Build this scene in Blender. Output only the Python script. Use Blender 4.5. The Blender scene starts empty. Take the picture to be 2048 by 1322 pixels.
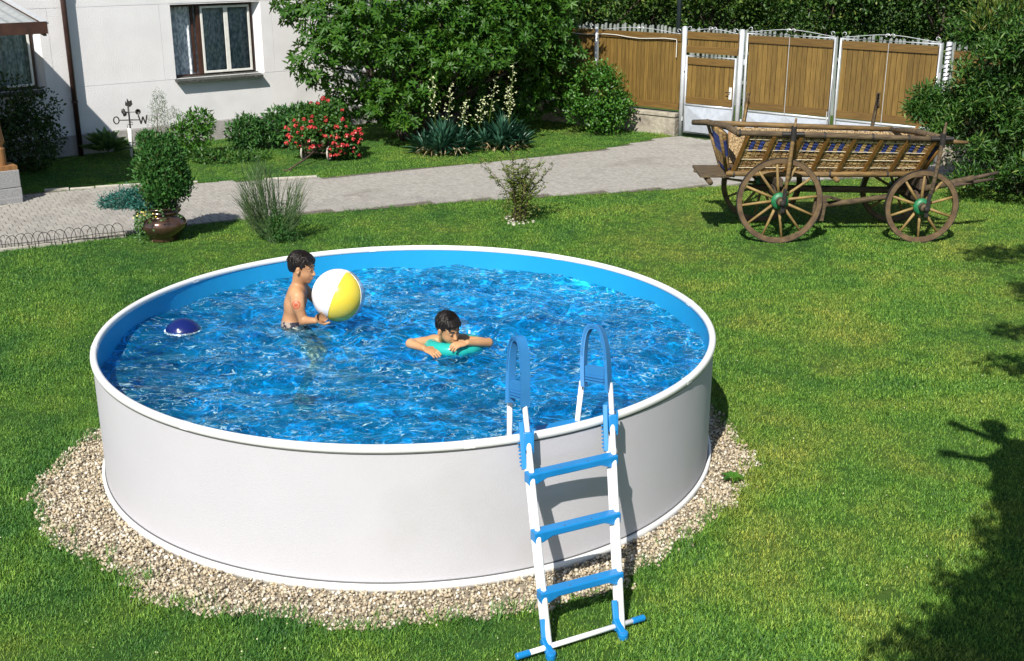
import bpy, math, random
import numpy as np
from mathutils import Vector, Matrix, Quaternion

# ------------------------------------------------------------------ scene, camera, light
sc = bpy.context.scene
C = sc.collection
R = math.radians
cam = bpy.data.cameras.new('camera')
cam.sensor_width = 36.0
cam.lens = 2355.77 / 2048 * 36
cam.clip_start = 0.05
cam.clip_end = 600
camo = bpy.data.objects.new('camera', cam)
C.objects.link(camo)
camo.location = (0.785, -8.549, 3.790)
camo.rotation_euler = (R(90 - 18.735), 0, 0)
sc.camera = camo

SUN_EL, SUN_AZ = R(45), R(19)          # azimuth: shadows run away from the camera, swung to the right
sd = Vector((math.sin(SUN_AZ) * math.cos(SUN_EL), math.cos(SUN_AZ) * math.cos(SUN_EL), -math.sin(SUN_EL)))
w = bpy.data.worlds.new('World')
sc.world = w
w.use_nodes = True
nt = w.node_tree
bg = nt.nodes['Background']
sky = nt.nodes.new('ShaderNodeTexSky')
sky.sky_type = 'NISHITA'
sky.sun_disc = False
sky.sun_elevation = SUN_EL
sky.sun_rotation = math.atan2(-sd.x, -sd.y)
sky.air_density = 1.0
sky.dust_density = 0.6
nt.links.new(sky.outputs[0], bg.inputs[0])
bg.inputs[1].default_value = 0.085
sl = bpy.data.lights.new('sun', 'SUN')
sl.energy = 5.0
sl.angle = R(0.5)
sl.color = (1.0, 0.95, 0.86)
so = bpy.data.objects.new('sun', sl)
C.objects.link(so)
so.location = (-4, -12, 12)
so.rotation_euler = sd.to_track_quat('-Z', 'Y').to_euler()
sc.view_settings.view_transform = 'Standard'
sc.view_settings.look = 'None'
sc.view_settings.gamma = 1.0
sc.view_settings.exposure = 0.42
sc.view_settings.use_curve_mapping = False
try:
    sc.cycles.max_bounces = 8
    sc.cycles.transparent_max_bounces = 16
    sc.cycles.transmission_bounces = 8
    sc.cycles.caustics_reflective = False
except Exception:
    pass

rng = np.random.default_rng(7)
random.seed(7)

# ------------------------------------------------------------------ helpers
def thing(name, label, cat, loc=(0, 0, 0), rz=0.0, group=None):
    o = bpy.data.objects.new(name, None)
    C.objects.link(o)
    o.location = loc
    o.rotation_euler = (0, 0, rz)
    o['label'] = label
    o['category'] = cat
    if group:
        o['group'] = group
    return o

def tag(o, label, cat, group=None):
    o['label'] = label
    o['category'] = cat
    if group:
        o['group'] = group
    return o

def copy_tree(o, parent=None):
    c = o.copy()
    C.objects.link(c)
    if parent:
        c.parent = parent
    for ch in list(o.children):
        copy_tree(ch, c)
    return c

def link(name, me, parent=None, mats=(), smooth=False, kind=None, bevel=0.0):
    for m in mats:
        me.materials.append(m)
    o = bpy.data.objects.new(name, me)
    C.objects.link(o)
    if parent is not None:
        o.parent = parent
    if kind:
        o['kind'] = kind
    if smooth:
        me.polygons.foreach_set('use_smooth', [True] * len(me.polygons))
    if bevel > 0:
        b = o.modifiers.new('bevel', 'BEVEL')
        b.width = bevel
        b.segments = 2
        b.limit_method = 'ANGLE'
        b.angle_limit = R(40)
        b.harden_normals = False
    return o

class MB:
    """collects simple solids and links them as one mesh object"""
    def __init__(s):
        s.v = []; s.f = []; s.m = []; s.mi = 0
    def add(s, vs, fs):
        n = len(s.v)
        s.v += [tuple(p) for p in vs]
        s.f += [tuple(i + n for i in f) for f in fs]
        s.m += [s.mi] * len(fs)
    def box(s, c, d, rot=None):
        hx, hy, hz = d[0] / 2, d[1] / 2, d[2] / 2
        vs = [Vector((x, y, z)) for z in (-hz, hz) for y in (-hy, hy) for x in (-hx, hx)]
        if rot is not None:
            vs = [rot @ v for v in vs]
        c = Vector(c)
        s.add([v + c for v in vs], [(0, 2, 3, 1), (4, 5, 7, 6), (0, 1, 5, 4), (2, 6, 7, 3), (0, 4, 6, 2), (1, 3, 7, 5)])
        return s
    def lohi(s, a, b):
        return s.box([(a[i] + b[i]) / 2 for i in range(3)], [abs(b[i] - a[i]) for i in range(3)])
    def bar(s, a, b, wd, th, up=(0, 0, 1)):
        a, b = Vector(a), Vector(b)
        d = b - a
        L = d.length
        x = d / L
        u = Vector(up)
        y = u.cross(x)
        if y.length < 1e-4:
            y = Vector((0, 1, 0)).cross(x)
        y.normalize()
        z = x.cross(y)
        m = Matrix((x, y, z)).transposed()
        return s.box((a + b) / 2, (L, wd, th), m)
    def tube(s, pts, r, n=8, caps=True, closed=False):
        pts = [Vector(p) for p in pts]
        if not hasattr(r, '__len__'):
            r = [r] * len(pts)
        N = len(pts)
        up = None
        vs = []
        for i, p in enumerate(pts):
            if closed:
                d = pts[(i + 1) % N] - pts[i - 1]
            else:
                d = pts[min(i + 1, N - 1)] - pts[max(i - 1, 0)]
            d.normalize()
            if up is None:
                up = Vector((0, 0, 1)) if abs(d.z) < 0.9 else Vector((1, 0, 0))
            x = up.cross(d)
            x.normalize()
            y = d.cross(x)
            up = y
            for k in range(n):
                a = 2 * math.pi * k / n
                vs.append(p + (x * math.cos(a) + y * math.sin(a)) * r[i])
        fs = []
        for i in range(N if closed else N - 1):
            j = (i + 1) % N
            for k in range(n):
                k2 = (k + 1) % n
                fs.append((i * n + k, i * n + k2, j * n + k2, j * n + k))
        if caps and not closed:
            fs.append(tuple(reversed(range(n))))
            fs.append(tuple((N - 1) * n + k for k in range(n)))
        s.add(vs, fs)
        return s
    def lathe(s, prof, n=32, c=(0, 0, 0), M=None):
        vs = []
        c = Vector(c)
        for (r, z) in prof:
            for k in range(n):
                a = 2 * math.pi * k / n
                p = Vector((r * math.cos(a), r * math.sin(a), z))
                if M is not None:
                    p = M @ p
                vs.append(p + c)
        fs = []
        for i in range(len(prof) - 1):
            for k in range(n):
                k2 = (k + 1) % n
                fs.append((i * n + k, i * n + k2, (i + 1) * n + k2, (i + 1) * n + k))
        s.add(vs, fs)
        return s
    def prism(s, poly, z0, z1):
        n = len(poly)
        vs = [(x, y, z0) for x, y in poly] + [(x, y, z1) for x, y in poly]
        fs = [tuple(reversed(range(n))), tuple(range(n, 2 * n))]
        fs += [(i, (i + 1) % n, n + (i + 1) % n, n + i) for i in range(n)]
        s.add(vs, fs)
        return s
    def mesh(s, name):
        me = bpy.data.meshes.new(name)
        me.from_pydata(s.v, [], s.f)
        if any(s.m):
            me.polygons.foreach_set('material_index', s.m)
        me.update()
        return me
    def build(s, name, mats, parent=None, smooth=False, kind=None, bevel=0.0):
        if not isinstance(mats, (list, tuple)):
            mats = [mats]
        return link(name, s.mesh(name), parent, mats, smooth, kind, bevel)

def np_mesh(name, V, F, rnd=None):
    """mesh from arrays; F is (n,3) or (n,4); rnd is one random number per face"""
    me = bpy.data.meshes.new(name)
    V = np.ascontiguousarray(V, dtype=np.float32)
    F = np.ascontiguousarray(F, dtype=np.int32)
    nf, k = F.shape
    me.vertices.add(len(V))
    me.vertices.foreach_set('co', V.ravel())
    me.loops.add(nf * k)
    me.loops.foreach_set('vertex_index', F.ravel())
    me.polygons.add(nf)
    me.polygons.foreach_set('loop_start', np.arange(0, nf * k, k, dtype=np.int32))
    try:
        me.polygons.foreach_set('loop_total', np.full(nf, k, dtype=np.int32))
    except Exception:
        pass
    me.update(calc_edges=True)
    if rnd is not None:
        at = me.attributes.new('rnd', 'FLOAT', 'FACE')
        at.data.foreach_set('value', np.ascontiguousarray(rnd, dtype=np.float32))
    return me

def norm(a):
    return a / np.maximum(np.linalg.norm(a, axis=-1, keepdims=True), 1e-9)

def snoise(P, scale, seed=0, n=10):
    """cheap smooth pseudo noise in about -1..1"""
    r = np.random.default_rng(seed)
    d = norm(r.normal(size=(n, P.shape[1]))) * scale * r.uniform(0.6, 1.7, size=(n, 1))
    ph = r.uniform(0, 6.28, size=n)
    return np.sin(P @ d.T + ph).sum(1) / math.sqrt(n) * 0.9

# ------------------------------------------------------------------ materials
def newmat(name):
    m = bpy.data.materials.new(name)
    m.use_nodes = True
    t = m.node_tree
    return m, t, t.nodes['Principled BSDF']

def mat(name, col, col2=None, rough=0.6, metal=0.0, scale=6.0, bump=0.0, bscale=60.0, stretch=(1, 1, 1), objvar=0.0, coat=0.0, spec=0.5, detail=5.0, fac=(0.35, 0.65), dirt=None):
    m, t, p = newmat(name)
    N, L = t.nodes, t.links
    tc = N.new('ShaderNodeTexCoord')
    mp = N.new('ShaderNodeMapping')
    mp.inputs['Scale'].default_value = stretch
    L.new(tc.outputs['Object'], mp.inputs[0])
    if objvar:
        oi = N.new('ShaderNodeObjectInfo')
        ad = N.new('ShaderNodeVectorMath'); ad.operation = 'ADD'
        sc_ = N.new('ShaderNodeMath'); sc_.operation = 'MULTIPLY'; sc_.inputs[1].default_value = 37.0
        L.new(oi.outputs['Random'], sc_.inputs[0])
        L.new(mp.outputs[0], ad.inputs[0]); L.new(sc_.outputs[0], ad.inputs[1])
        vec = ad.outputs[0]
    else:
        vec = mp.outputs[0]
    nz = N.new('ShaderNodeTexNoise')
    nz.inputs['Scale'].default_value = scale
    nz.inputs['Detail'].default_value = detail
    L.new(vec, nz.inputs['Vector'])
    cr = N.new('ShaderNodeValToRGB')
    if col2 is None:
        col2 = tuple(c * 0.78 for c in col)
    cr.color_ramp.elements[0].position = fac[0]
    cr.color_ramp.elements[1].position = fac[1]
    cr.color_ramp.elements[0].color = (*col2, 1)
    cr.color_ramp.elements[1].color = (*col, 1)
    L.new(nz.outputs['Fac'], cr.inputs[0])
    out = cr.outputs[0]
    if dirt:
        dc, dscale, dlo, dhi = dirt
        n2 = N.new('ShaderNodeTexNoise'); n2.inputs['Scale'].default_value = dscale; n2.inputs['Detail'].default_value = 6
        L.new(tc.outputs['Object'], n2.inputs['Vector'])
        mr = N.new('ShaderNodeMapRange'); mr.inputs[1].default_value = dlo; mr.inputs[2].default_value = dhi
        L.new(n2.outputs['Fac'], mr.inputs[0])
        mx = N.new('ShaderNodeMix'); mx.data_type = 'RGBA'
        L.new(mr.outputs[0], mx.inputs[0]); L.new(out, mx.inputs[6]); mx.inputs[7].default_value = (*dc, 1)
        out = mx.outputs[2]
    if objvar:
        hs = N.new('ShaderNodeHueSaturation')
        mr = N.new('ShaderNodeMapRange')
        mr.inputs[3].default_value = 1 - objvar; mr.inputs[4].default_value = 1 + objvar
        L.new(oi.outputs['Random'], mr.inputs[0])
        L.new(mr.outputs[0], hs.inputs['Value']); L.new(out, hs.inputs['Color'])
        out = hs.outputs[0]
    L.new(out, p.inputs['Base Color'])
    p.inputs['Roughness'].default_value = rough
    p.inputs['Metallic'].default_value = metal
    p.inputs['Specular IOR Level'].default_value = spec
    p.inputs['Coat Weight'].default_value = coat
    if bump:
        n3 = N.new('ShaderNodeTexNoise'); n3.inputs['Scale'].default_value = bscale; n3.inputs['Detail'].default_value = 4
        L.new(mp.outputs[0] if stretch != (1, 1, 1) else tc.outputs['Object'], n3.inputs['Vector'])
        b = N.new('ShaderNodeBump'); b.inputs['Strength'].default_value = 1.0; b.inputs['Distance'].default_value = bump
        L.new(n3.outputs['Fac'], b.inputs['Height']); L.new(b.outputs[0], p.inputs['Normal'])
    return m

def leafmat(name, a, b, c=None, rough=0.42, trans=0.3, spec=0.4):
    """per-leaf colour from the rnd attribute; some light passes through"""
    m, t, p = newmat(name)
    N, L = t.nodes, t.links
    at = N.new('ShaderNodeAttribute'); at.attribute_name = 'rnd'
    cr = N.new('ShaderNodeValToRGB')
    e = cr.color_ramp.elements
    e[0].color = (*a, 1); e[1].color = (*b, 1)
    e[1].position = 0.9
    if c:
        x = e.new(1.0); x.color = (*c, 1)
    L.new(at.outputs['Fac'], cr.inputs[0])
    L.new(cr.outputs[0], p.inputs['Base Color'])
    p.inputs['Roughness'].default_value = rough
    p.inputs['Specular IOR Level'].default_value = spec
    tr = N.new('ShaderNodeBsdfTranslucent')
    hs = N.new('ShaderNodeHueSaturation'); hs.inputs['Hue'].default_value = 0.48; hs.inputs['Value'].default_value = 1.3
    L.new(cr.outputs[0], hs.inputs['Color']); L.new(hs.outputs[0], tr.inputs[0])
    mx = N.new('ShaderNodeMixShader'); mx.inputs[0].default_value = trans
    L.new(p.outputs[0], mx.inputs[1]); L.new(tr.outputs[0], mx.inputs[2])
    L.new(mx.outputs[0], N['Material Output'].inputs[0])
    return m

def lawnmat(name, blades):
    m, t, p = newmat(name)
    N, L = t.nodes, t.links
    g = N.new('ShaderNodeNewGeometry')
    def nz(s, d=4):
        n = N.new('ShaderNodeTexNoise'); n.inputs['Scale'].default_value = s; n.inputs['Detail'].default_value = d
        L.new(g.outputs['Position'], n.inputs['Vector'])
        return n
    n1, n2, n3 = nz(0.55, 4), nz(2.3, 5), nz(14, 2)
    r1 = N.new('ShaderNodeValToRGB')
    e = r1.color_ramp.elements
    e[0].position = 0.34; e[0].color = (0.050, 0.160, 0.036, 1) if blades else (0.018, 0.060, 0.008, 1)
    e[1].position = 0.80; e[1].color = (0.260, 0.310, 0.070, 1) if blades else (0.085, 0.115, 0.020, 1)
    x = e.new(0.50); x.color = (0.108, 0.245, 0.042, 1) if blades else (0.038, 0.085, 0.011, 1)
    mx = N.new('ShaderNodeMath'); mx.operation = 'MULTIPLY_ADD'
    mx.inputs[1].default_value = 0.42
    L.new(n2.outputs['Fac'], mx.inputs[0])
    m2 = N.new('ShaderNodeMath'); m2.operation = 'MULTIPLY'; m2.inputs[1].default_value = 0.58
    L.new(n1.outputs['Fac'], m2.inputs[0]); L.new(m2.outputs[0], mx.inputs[2])
    # drier to the right of the garden, lusher on the left
    sp = N.new('ShaderNodeSeparateXYZ'); L.new(g.outputs['Position'], sp.inputs[0])
    mr = N.new('ShaderNodeMapRange'); mr.inputs[1].default_value = -4; mr.inputs[2].default_value = 4
    mr.inputs[3].default_value = -0.075; mr.inputs[4].default_value = 0.045
    L.new(sp.outputs[0], mr.inputs[0])
    ad = N.new('ShaderNodeMath'); ad.operation = 'ADD'
    L.new(mx.outputs[0], ad.inputs[0]); L.new(mr.outputs[0], ad.inputs[1])
    L.new(ad.outputs[0], r1.inputs[0])
    col = r1.outputs[0]
    if blades:
        at = N.new('ShaderNodeAttribute'); at.attribute_name = 'rnd'
        rr = N.new('ShaderNodeValToRGB')
        q = rr.color_ramp.elements
        q[0].position = 0.0; q[0].color = (0.42, 0.54, 0.50, 1); q[1].position = 0.84; q[1].color = (1.55, 1.4, 1.1, 1)
        y = q.new(0.93); y.color = (2.6, 1.9, 1.6, 1)
        rr.color_ramp.interpolation = 'LINEAR'
        L.new(at.outputs['Fac'], rr.inputs[0])
        mm = N.new('ShaderNodeMix'); mm.data_type = 'RGBA'; mm.blend_type = 'MULTIPLY'; mm.inputs[0].default_value = 1
        L.new(col, mm.inputs[6]); L.new(rr.outputs[0], mm.inputs[7])
        col = mm.outputs[2]
        L.new(col, p.inputs['Base Color'])
        tr = N.new('ShaderNodeBsdfTranslucent'); L.new(col, tr.inputs[0])
        ms = N.new('ShaderNodeMixShader'); ms.inputs[0].default_value = 0.25
        L.new(p.outputs[0], ms.inputs[1]); L.new(tr.outputs[0], ms.inputs[2])
        L.new(ms.outputs[0], N['Material Output'].inputs[0])
        p.inputs['Roughness'].default_value = 0.5
    else:
        L.new(col, p.inputs['Base Color'])
        p.inputs['Roughness'].default_value = 0.95
        b = N.new('ShaderNodeBump'); b.inputs['Distance'].default_value = 0.02
        L.new(n3.outputs['Fac'], b.inputs['Height']); L.new(b.outputs[0], p.inputs['Normal'])
    p.inputs['Specular IOR Level'].default_value = 0.25
    return m

M = {}
M['lawn_ground'] = lawnmat('lawn_soil', False)
M['blade'] = lawnmat('grass_blades', True)
M['soil'] = mat('garden_soil', (0.09, 0.06, 0.04), (0.04, 0.028, 0.02), rough=0.95, scale=9, bump=0.01)
M['paver'] = mat('concrete_paver', (0.345, 0.325, 0.295), (0.25, 0.235, 0.215), rough=0.85, scale=30, bump=0.002, bscale=150, objvar=0.10, dirt=((0.16, 0.14, 0.12), 1.1, 0.55, 0.85))
M['paver_far'] = mat('concrete_paver_worn', (0.355, 0.335, 0.305), (0.265, 0.25, 0.225), rough=0.85, scale=16, bump=0.002, bscale=120, dirt=((0.16, 0.14, 0.12), 1.1, 0.55, 0.85))
M['joint'] = mat('joint_sand', (0.15, 0.13, 0.105), (0.08, 0.07, 0.055), rough=0.95, scale=20)
M['kerb'] = mat('kerb_concrete', (0.50, 0.47, 0.41), (0.36, 0.33, 0.28), rough=0.9, scale=9, bump=0.003, objvar=0.1)
M['plaster'] = mat('white_plaster', (0.80, 0.785, 0.80), (0.745, 0.73, 0.745), rough=0.9, scale=2.2, bump=0.006, bscale=55, dirt=((0.55, 0.53, 0.52), 0.7, 0.62, 0.9))
M['plinth'] = mat('grey_plinth', (0.42, 0.40, 0.39), (0.34, 0.325, 0.31), rough=0.92, scale=14, bump=0.006, bscale=90)
M['white_paint'] = mat('white_gloss_paint', (0.80, 0.80, 0.76), (0.72, 0.71, 0.67), rough=0.35, scale=12)
M['brown_frame'] = mat('brown_window_wood', (0.07, 0.03, 0.02), (0.04, 0.018, 0.012), rough=0.5, scale=8)
M['pipe'] = mat('brown_downpipe_paint', (0.055, 0.028, 0.024), (0.035, 0.018, 0.016), rough=0.4, scale=6)
M['dark_in'] = mat('dark_interior', (0.03, 0.03, 0.035), rough=0.9)
M['curtain'] = mat('lace_curtain', (0.80, 0.84, 0.86), (0.34, 0.40, 0.45), rough=0.9, scale=20, fac=(0.40, 0.62), stretch=(1, 1, .6))
M['sill'] = mat('sill_sheet', (0.05, 0.055, 0.05), (0.16, 0.16, 0.15), rough=0.5, scale=30, fac=(0.3, 0.45))
M['roof_sheet'] = mat('grey_roof_sheet', (0.36, 0.38, 0.38), (0.28, 0.30, 0.30), rough=0.4, scale=8)
M['gold_wood'] = mat('varnished_board', (0.205, 0.126, 0.030), (0.130, 0.078, 0.019), rough=0.5, scale=5, stretch=(9, 9, 0.7), objvar=0.16, bump=0.001, bscale=20)
M['rail_wood'] = mat('varnished_rail', (0.165, 0.096, 0.024), (0.11, 0.062, 0.016), rough=0.5, scale=5, stretch=(0.7, 9, 9), objvar=0.1)
M['galv'] = mat('galvanised_steel', (0.72, 0.74, 0.77), (0.60, 0.62, 0.66), rough=0.38, metal=0.35, scale=7)
M['galv_sheet'] = mat('galvanised_sheet', (0.50, 0.54, 0.60), (0.42, 0.46, 0.52), rough=0.5, metal=0.25, scale=11)
M['low_wall'] = mat('old_rendered_wall', (0.42, 0.38, 0.30), (0.24, 0.21, 0.17), rough=0.95, scale=5, bump=0.02, bscale=14)
M['picket'] = mat('weathered_picket', (0.27, 0.30, 0.28), (0.17, 0.19, 0.18), rough=0.9, scale=6, stretch=(6, 6, 0.8), objvar=0.18)
M['bark'] = mat('bark', (0.10, 0.075, 0.055), (0.045, 0.033, 0.025), rough=0.95, scale=10, stretch=(3, 3, 0.6), bump=0.01, bscale=30)
M['twig'] = mat('thin_twig', (0.13, 0.085, 0.05), (0.07, 0.045, 0.03), rough=0.9)
M['pole'] = mat('dark_pole_paint', (0.02, 0.03, 0.035), rough=0.5)
M['iron'] = mat('black_iron', (0.018, 0.016, 0.016), (0.03, 0.026, 0.024), rough=0.5, scale=20)
M['wire'] = mat('old_fence_wire', (0.05, 0.045, 0.04), rough=0.5, metal=0.5)
M['granite'] = mat('grey_granite', (0.34, 0.34, 0.34), (0.22, 0.22, 0.225), rough=0.8, scale=60, bump=0.002)
M['porch_wood'] = mat('porch_wood', (0.30, 0.15, 0.05), (0.19, 0.09, 0.03), rough=0.6, scale=6, stretch=(8, 8, 0.8))
# ------------------------------------------------------------------ ground, driveway, kerbs
def poly_sheet(name, pts, z, m, kind='structure', parent=None):
    me = bpy.data.meshes.new(name)
    me.from_pydata([(x, y, z) for x, y in pts], [], [tuple(range(len(pts)))])
    return link(name, me, parent, [m], kind=kind)

poly_sheet('lawn_ground', [(-90, -60), (90, -60), (90, 120), (-90, 120)], 0.0, M['lawn_ground'])

near = [(-11.5, 3.0), (-7.6, 4.75), (-5.64, 5.77), (-4.25, 6.55), (-3.29, 7.2), (-2.06, 7.72), (-0.13, 8.46), (2.12, 9.09), (3.87, 9.57), (6.2, 10.2), (8.6, 10.5)]
far = [(10.4, 9.5), (3.98, 14.42), (3.72, 14.25), (2.39, 12.89), (0.58, 11.76), (-1.09, 10.99), (-2.32, 10.30), (-4.16, 9.90), (-5.33, 9.60), (-6.36, 9.22), (-7.4, 8.7), (-11.5, 6.8)]
drive = np.array(near + far)

def inpoly(P, poly):
    x, y = P[:, 0], P[:, 1]
    c = np.zeros(len(P), bool)
    n = len(poly)
    for i in range(n):
        x1, y1 = poly[i]; x2, y2 = poly[i - 1]
        k = ((y1 > y) != (y2 > y)) & (x < (x2 - x1) * (y - y1) / (y2 - y1 + 1e-12) + x1)
        c ^= k
    return c

driveway = poly_sheet('driveway', [tuple(p) for p in drive], 0.004, M['joint'])
# pavers: long side across the drive, laid in rows with staggered joints
a = R(29)
ux, uy = np.array([math.cos(a), math.sin(a)]), np.array([-math.sin(a), math.cos(a)])
pw, pl = 0.118, 0.205
cells = []
for i in range(-140, 140):
    for j in range(-40, 90):
        o = ux * (i * pw + (0.5 * pw if j % 2 else 0)) + uy * (j * pl)
        cells.append(o)
cells = np.array(cells)
ok = inpoly(cells, drive)
for dx, dy in ((0.07, 0.04), (-0.07, -0.04), (0.07, -0.07), (-0.07, 0.07)):
    ok &= inpoly(cells + [dx, dy], drive)
cells = cells[ok]
cells = cells[(cells[:, 0] > -10.5) & (cells[:, 0] < 9.5)]
camp = np.array([0.785, -8.549])
order = np.argsort(np.hypot(*(cells - camp).T) + np.where((np.abs(cells[:, 0] - 0.785) / (cells[:, 1] + 8.55)) > 0.46, 50, 0))
cells = cells[order]
def paver_geo(mb, c, z, tx, ty, g=0.0055, rot=0.0):
    cr, sr = math.cos(a + rot), math.sin(a + rot)
    vs = []
    for (k, h) in ((0.0, -0.02), (0.0, -0.003), (0.004, 0.0)):
        for sx, sy in ((-1, -1), (1, -1), (1, 1), (-1, 1)):
            lx, ly = sx * (pw / 2 - g - k), sy * (pl / 2 - g - k)
            vs.append((c[0] + lx * cr - ly * sr, c[1] + lx * sr + ly * cr, z + h + tx * lx + ty * ly))
    mb.add(vs, [(0, 1, 5, 4), (1, 2, 6, 5), (2, 3, 7, 6), (3, 0, 4, 7), (4, 5, 9, 8), (5, 6, 10, 9), (6, 7, 11, 10), (7, 4, 8, 11), (8, 9, 10, 11)])
pm = MB(); paver_geo(pm, (0, 0), 0, 0, 0)
pme = pm.mesh('paver'); pme.materials.append(M['paver'])
for c in cells[:300]:
    o = bpy.data.objects.new('paver', pme)
    C.objects.link(o); o.parent = driveway
    o.location = (c[0], c[1], 0.024 + random.uniform(-0.002, 0.002))
    o.rotation_euler = (random.uniform(-.012, .012), random.uniform(-.012, .012), random.uniform(-.012, .012))
pm = MB()
for c in cells[300:]:
    paver_geo(pm, c, 0.024 + random.uniform(-0.002, 0.002), random.uniform(-.012, .012), random.uniform(-.012, .012), rot=random.uniform(-.01, .01))
pm.build('pavers', M['paver_far'], driveway, kind='stuff')

# kerb stones along the edges
def kerb_run(pts, wd, h, ln, m, lab, skip=0.0):
    t = thing('kerb', lab, 'kerb', (pts[0][0], pts[0][1], 0))
    org = Vector((pts[0][0], pts[0][1], 0))
    for (p, q) in zip(pts[:-1], pts[1:]):
        p, q = Vector((*p, 0)), Vector((*q, 0))
        n = max(1, round((q - p).length / ln))
        for k in range(n):
            s = p + (q - p) * ((k + 0.02) / n) - org
            e = p + (q - p) * ((k + 0.98) / n) - org
            hh = h + random.uniform(-.006, .006)
            b = MB(); b.bar(s + Vector((0, 0, hh / 2 - .01)), e + Vector((0, 0, hh / 2 - .01)), wd, hh + .02)
            b.build('kerb_stone', M[m], t, bevel=0.008)
    return t
kerb_run([(-7.6, 4.68), (-5.66, 5.68), (-4.27, 6.47)], 0.09, 0.05, 0.45, 'kerb', 'pale concrete kerb behind the wire hoops at the left edge of the driveway')
kerb_run([(-3.2, 9.98 + 0.12), (-2.36, 10.33)], 0.07, 0.04, 0.9, 'kerb', 'short pale kerb slab on the far side of the drive behind the broom bush')
kerb_run([(-6.4, 9.26), (-5.35, 9.64), (-4.2, 9.93)], 0.05, 0.035, 0.4, 'kerb', 'thin pale edging strip between the shaded lawn and the driveway')

# gravel bed round the pool
gl = [(-2.40, 0.62), (-2.52, 0.19), (-2.62, -0.24), (-2.60, -0.97), (-2.38, -1.53), (-1.95, -1.9), (-1.64, -2.12), (-1.43, -2.38), (-1.05, -2.53), (-0.57, -2.6), (-0.09, -2.70), (0.43, -2.63), (0.98, -2.48), (1.48, -2.19), (1.93, -1.62), (2.26, -1.26), (2.48, -0.77), (2.62, -0.43), (2.54, -0.06), (2.49, 0.34), (2.42, 0.7)]
back = [(2.42 * math.cos(t), 2.42 * math.sin(t)) for t in np.linspace(R(20), R(162), 24)]
gp = []
ring = gl + back
for i in range(len(ring)):
    p, q = np.array(ring[i]), np.array(ring[(i + 1) % len(ring)])
    for k in range(6):
        x = p + (q - p) * k / 6
        r = np.hypot(*x)
        x = x * (1 + rng.uniform(-.018, .018))
        gp.append(tuple(x))
gravel_poly = np.array(gp)
M['gravel_bed'] = mat('gravel_bed', (0.30, 0.26, 0.19), (0.16, 0.135, 0.10), rough=0.95, scale=60, bump=0.01)
poly_sheet('gravel_bed', gp, 0.004, M['gravel_bed'])

# stones: crushed marble, one mesh that nobody could count
def stonemat():
    m, t, p = newmat('marble_chips')
    N, L = t.nodes, t.links
    at = N.new('ShaderNodeAttribute'); at.attribute_name = 'rnd'
    cr = N.new('ShaderNodeValToRGB')
    e = cr.color_ramp.elements
    e[0].color = (0.09, 0.075, 0.06, 1); e[0].position = 0
    e[1].color = (0.72, 0.69, 0.62, 1); e[1].position = 1
    for q, cc in ((.06, (0.22, 0.18, 0.13)), (.3, (0.46, 0.37, 0.24)), (.6, (0.53, 0.47, 0.36)), (.8, (0.39, 0.32, 0.22))):
        x = e.new(q); x.color = (*cc, 1)
    L.new(at.outputs['Fac'], cr.inputs[0]); L.new(cr.outputs[0], p.inputs['Base Color'])
    p.inputs['Roughness'].default_value = 0.7
    return m
M['chips'] = stonemat()
ico_v = []
ph = (1 + 5 ** .5) / 2
for s1 in (-1, 1):
    for s2 in (-1, 1):
        ico_v += [(0, s1, s2 * ph), (s1, s2 * ph, 0), (s2 * ph, 0, s1)]
ico_v = norm(np.array(ico_v, float))
ico_f = []
for i in range(12):
    for j in range(i + 1, 12):
        for k in range(j + 1, 12):
            A_, B_, C_ = ico_v[i], ico_v[j], ico_v[k]
            if max(np.linalg.norm(A_ - B_), np.linalg.norm(B_ - C_), np.linalg.norm(A_ - C_)) < 1.1:
                n_ = np.cross(B_ - A_, C_ - A_)
                ico_f.append((i, j, k) if n_ @ (A_ + B_ + C_) > 0 else (i, k, j))
ico_f = np.array(ico_f)
def rand_rot(n):
    q = norm(rng.normal(size=(n, 4)))
    w_, x, y, z = q.T
    return np.stack([np.stack([1 - 2 * (y * y + z * z), 2 * (x * y - z * w_), 2 * (x * z + y * w_)], -1),
                     np.stack([2 * (x * y + z * w_), 1 - 2 * (x * x + z * z), 2 * (y * z - x * w_)], -1),
                     np.stack([2 * (x * z - y * w_), 2 * (y * z + x * w_), 1 - 2 * (x * x + y * y)], -1)], 1)
N0 = 42000
P = np.stack([rng.uniform(-3, 3, N0 * 3), rng.uniform(-3, 2.6, N0 * 3)], -1)
rr = np.hypot(*P.T)
keep = (rr > 2.315) & inpoly(P * (1 - 0.03 / rr)[:, None], gravel_poly)
P = P[keep][:N0]
# a few strays on the lawn edge
extra = P[rng.integers(0, len(P), 500)]
extra = extra * (1 + rng.uniform(0, 0.03, (500, 1)))
P = np.concatenate([P, extra])
n = len(P)
sz = (0.0045 + 0.010 * rng.uniform(0, 1, (n, 1, 1)) ** 1.6) * np.ones((1, 1, 3)) * rng.uniform(0.6, 1.25, (n, 1, 3))
V = ico_v[None] * (1 + rng.uniform(-.22, .22, (n, 12, 1))) * sz
V = np.einsum('nij,nkj->nki', rand_rot(n), V)
V += np.concatenate([P, rng.uniform(0.004, 0.026, (n, 1))], 1)[:, None]
F = ico_f[None] + (np.arange(n) * 12)[:, None, None]
link('gravel', np_mesh('gravel', V.reshape(-1, 3), F.reshape(-1, 3), np.repeat(rng.uniform(0, 1, n), 20)), None, [M['chips']], kind='stuff')

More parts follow.
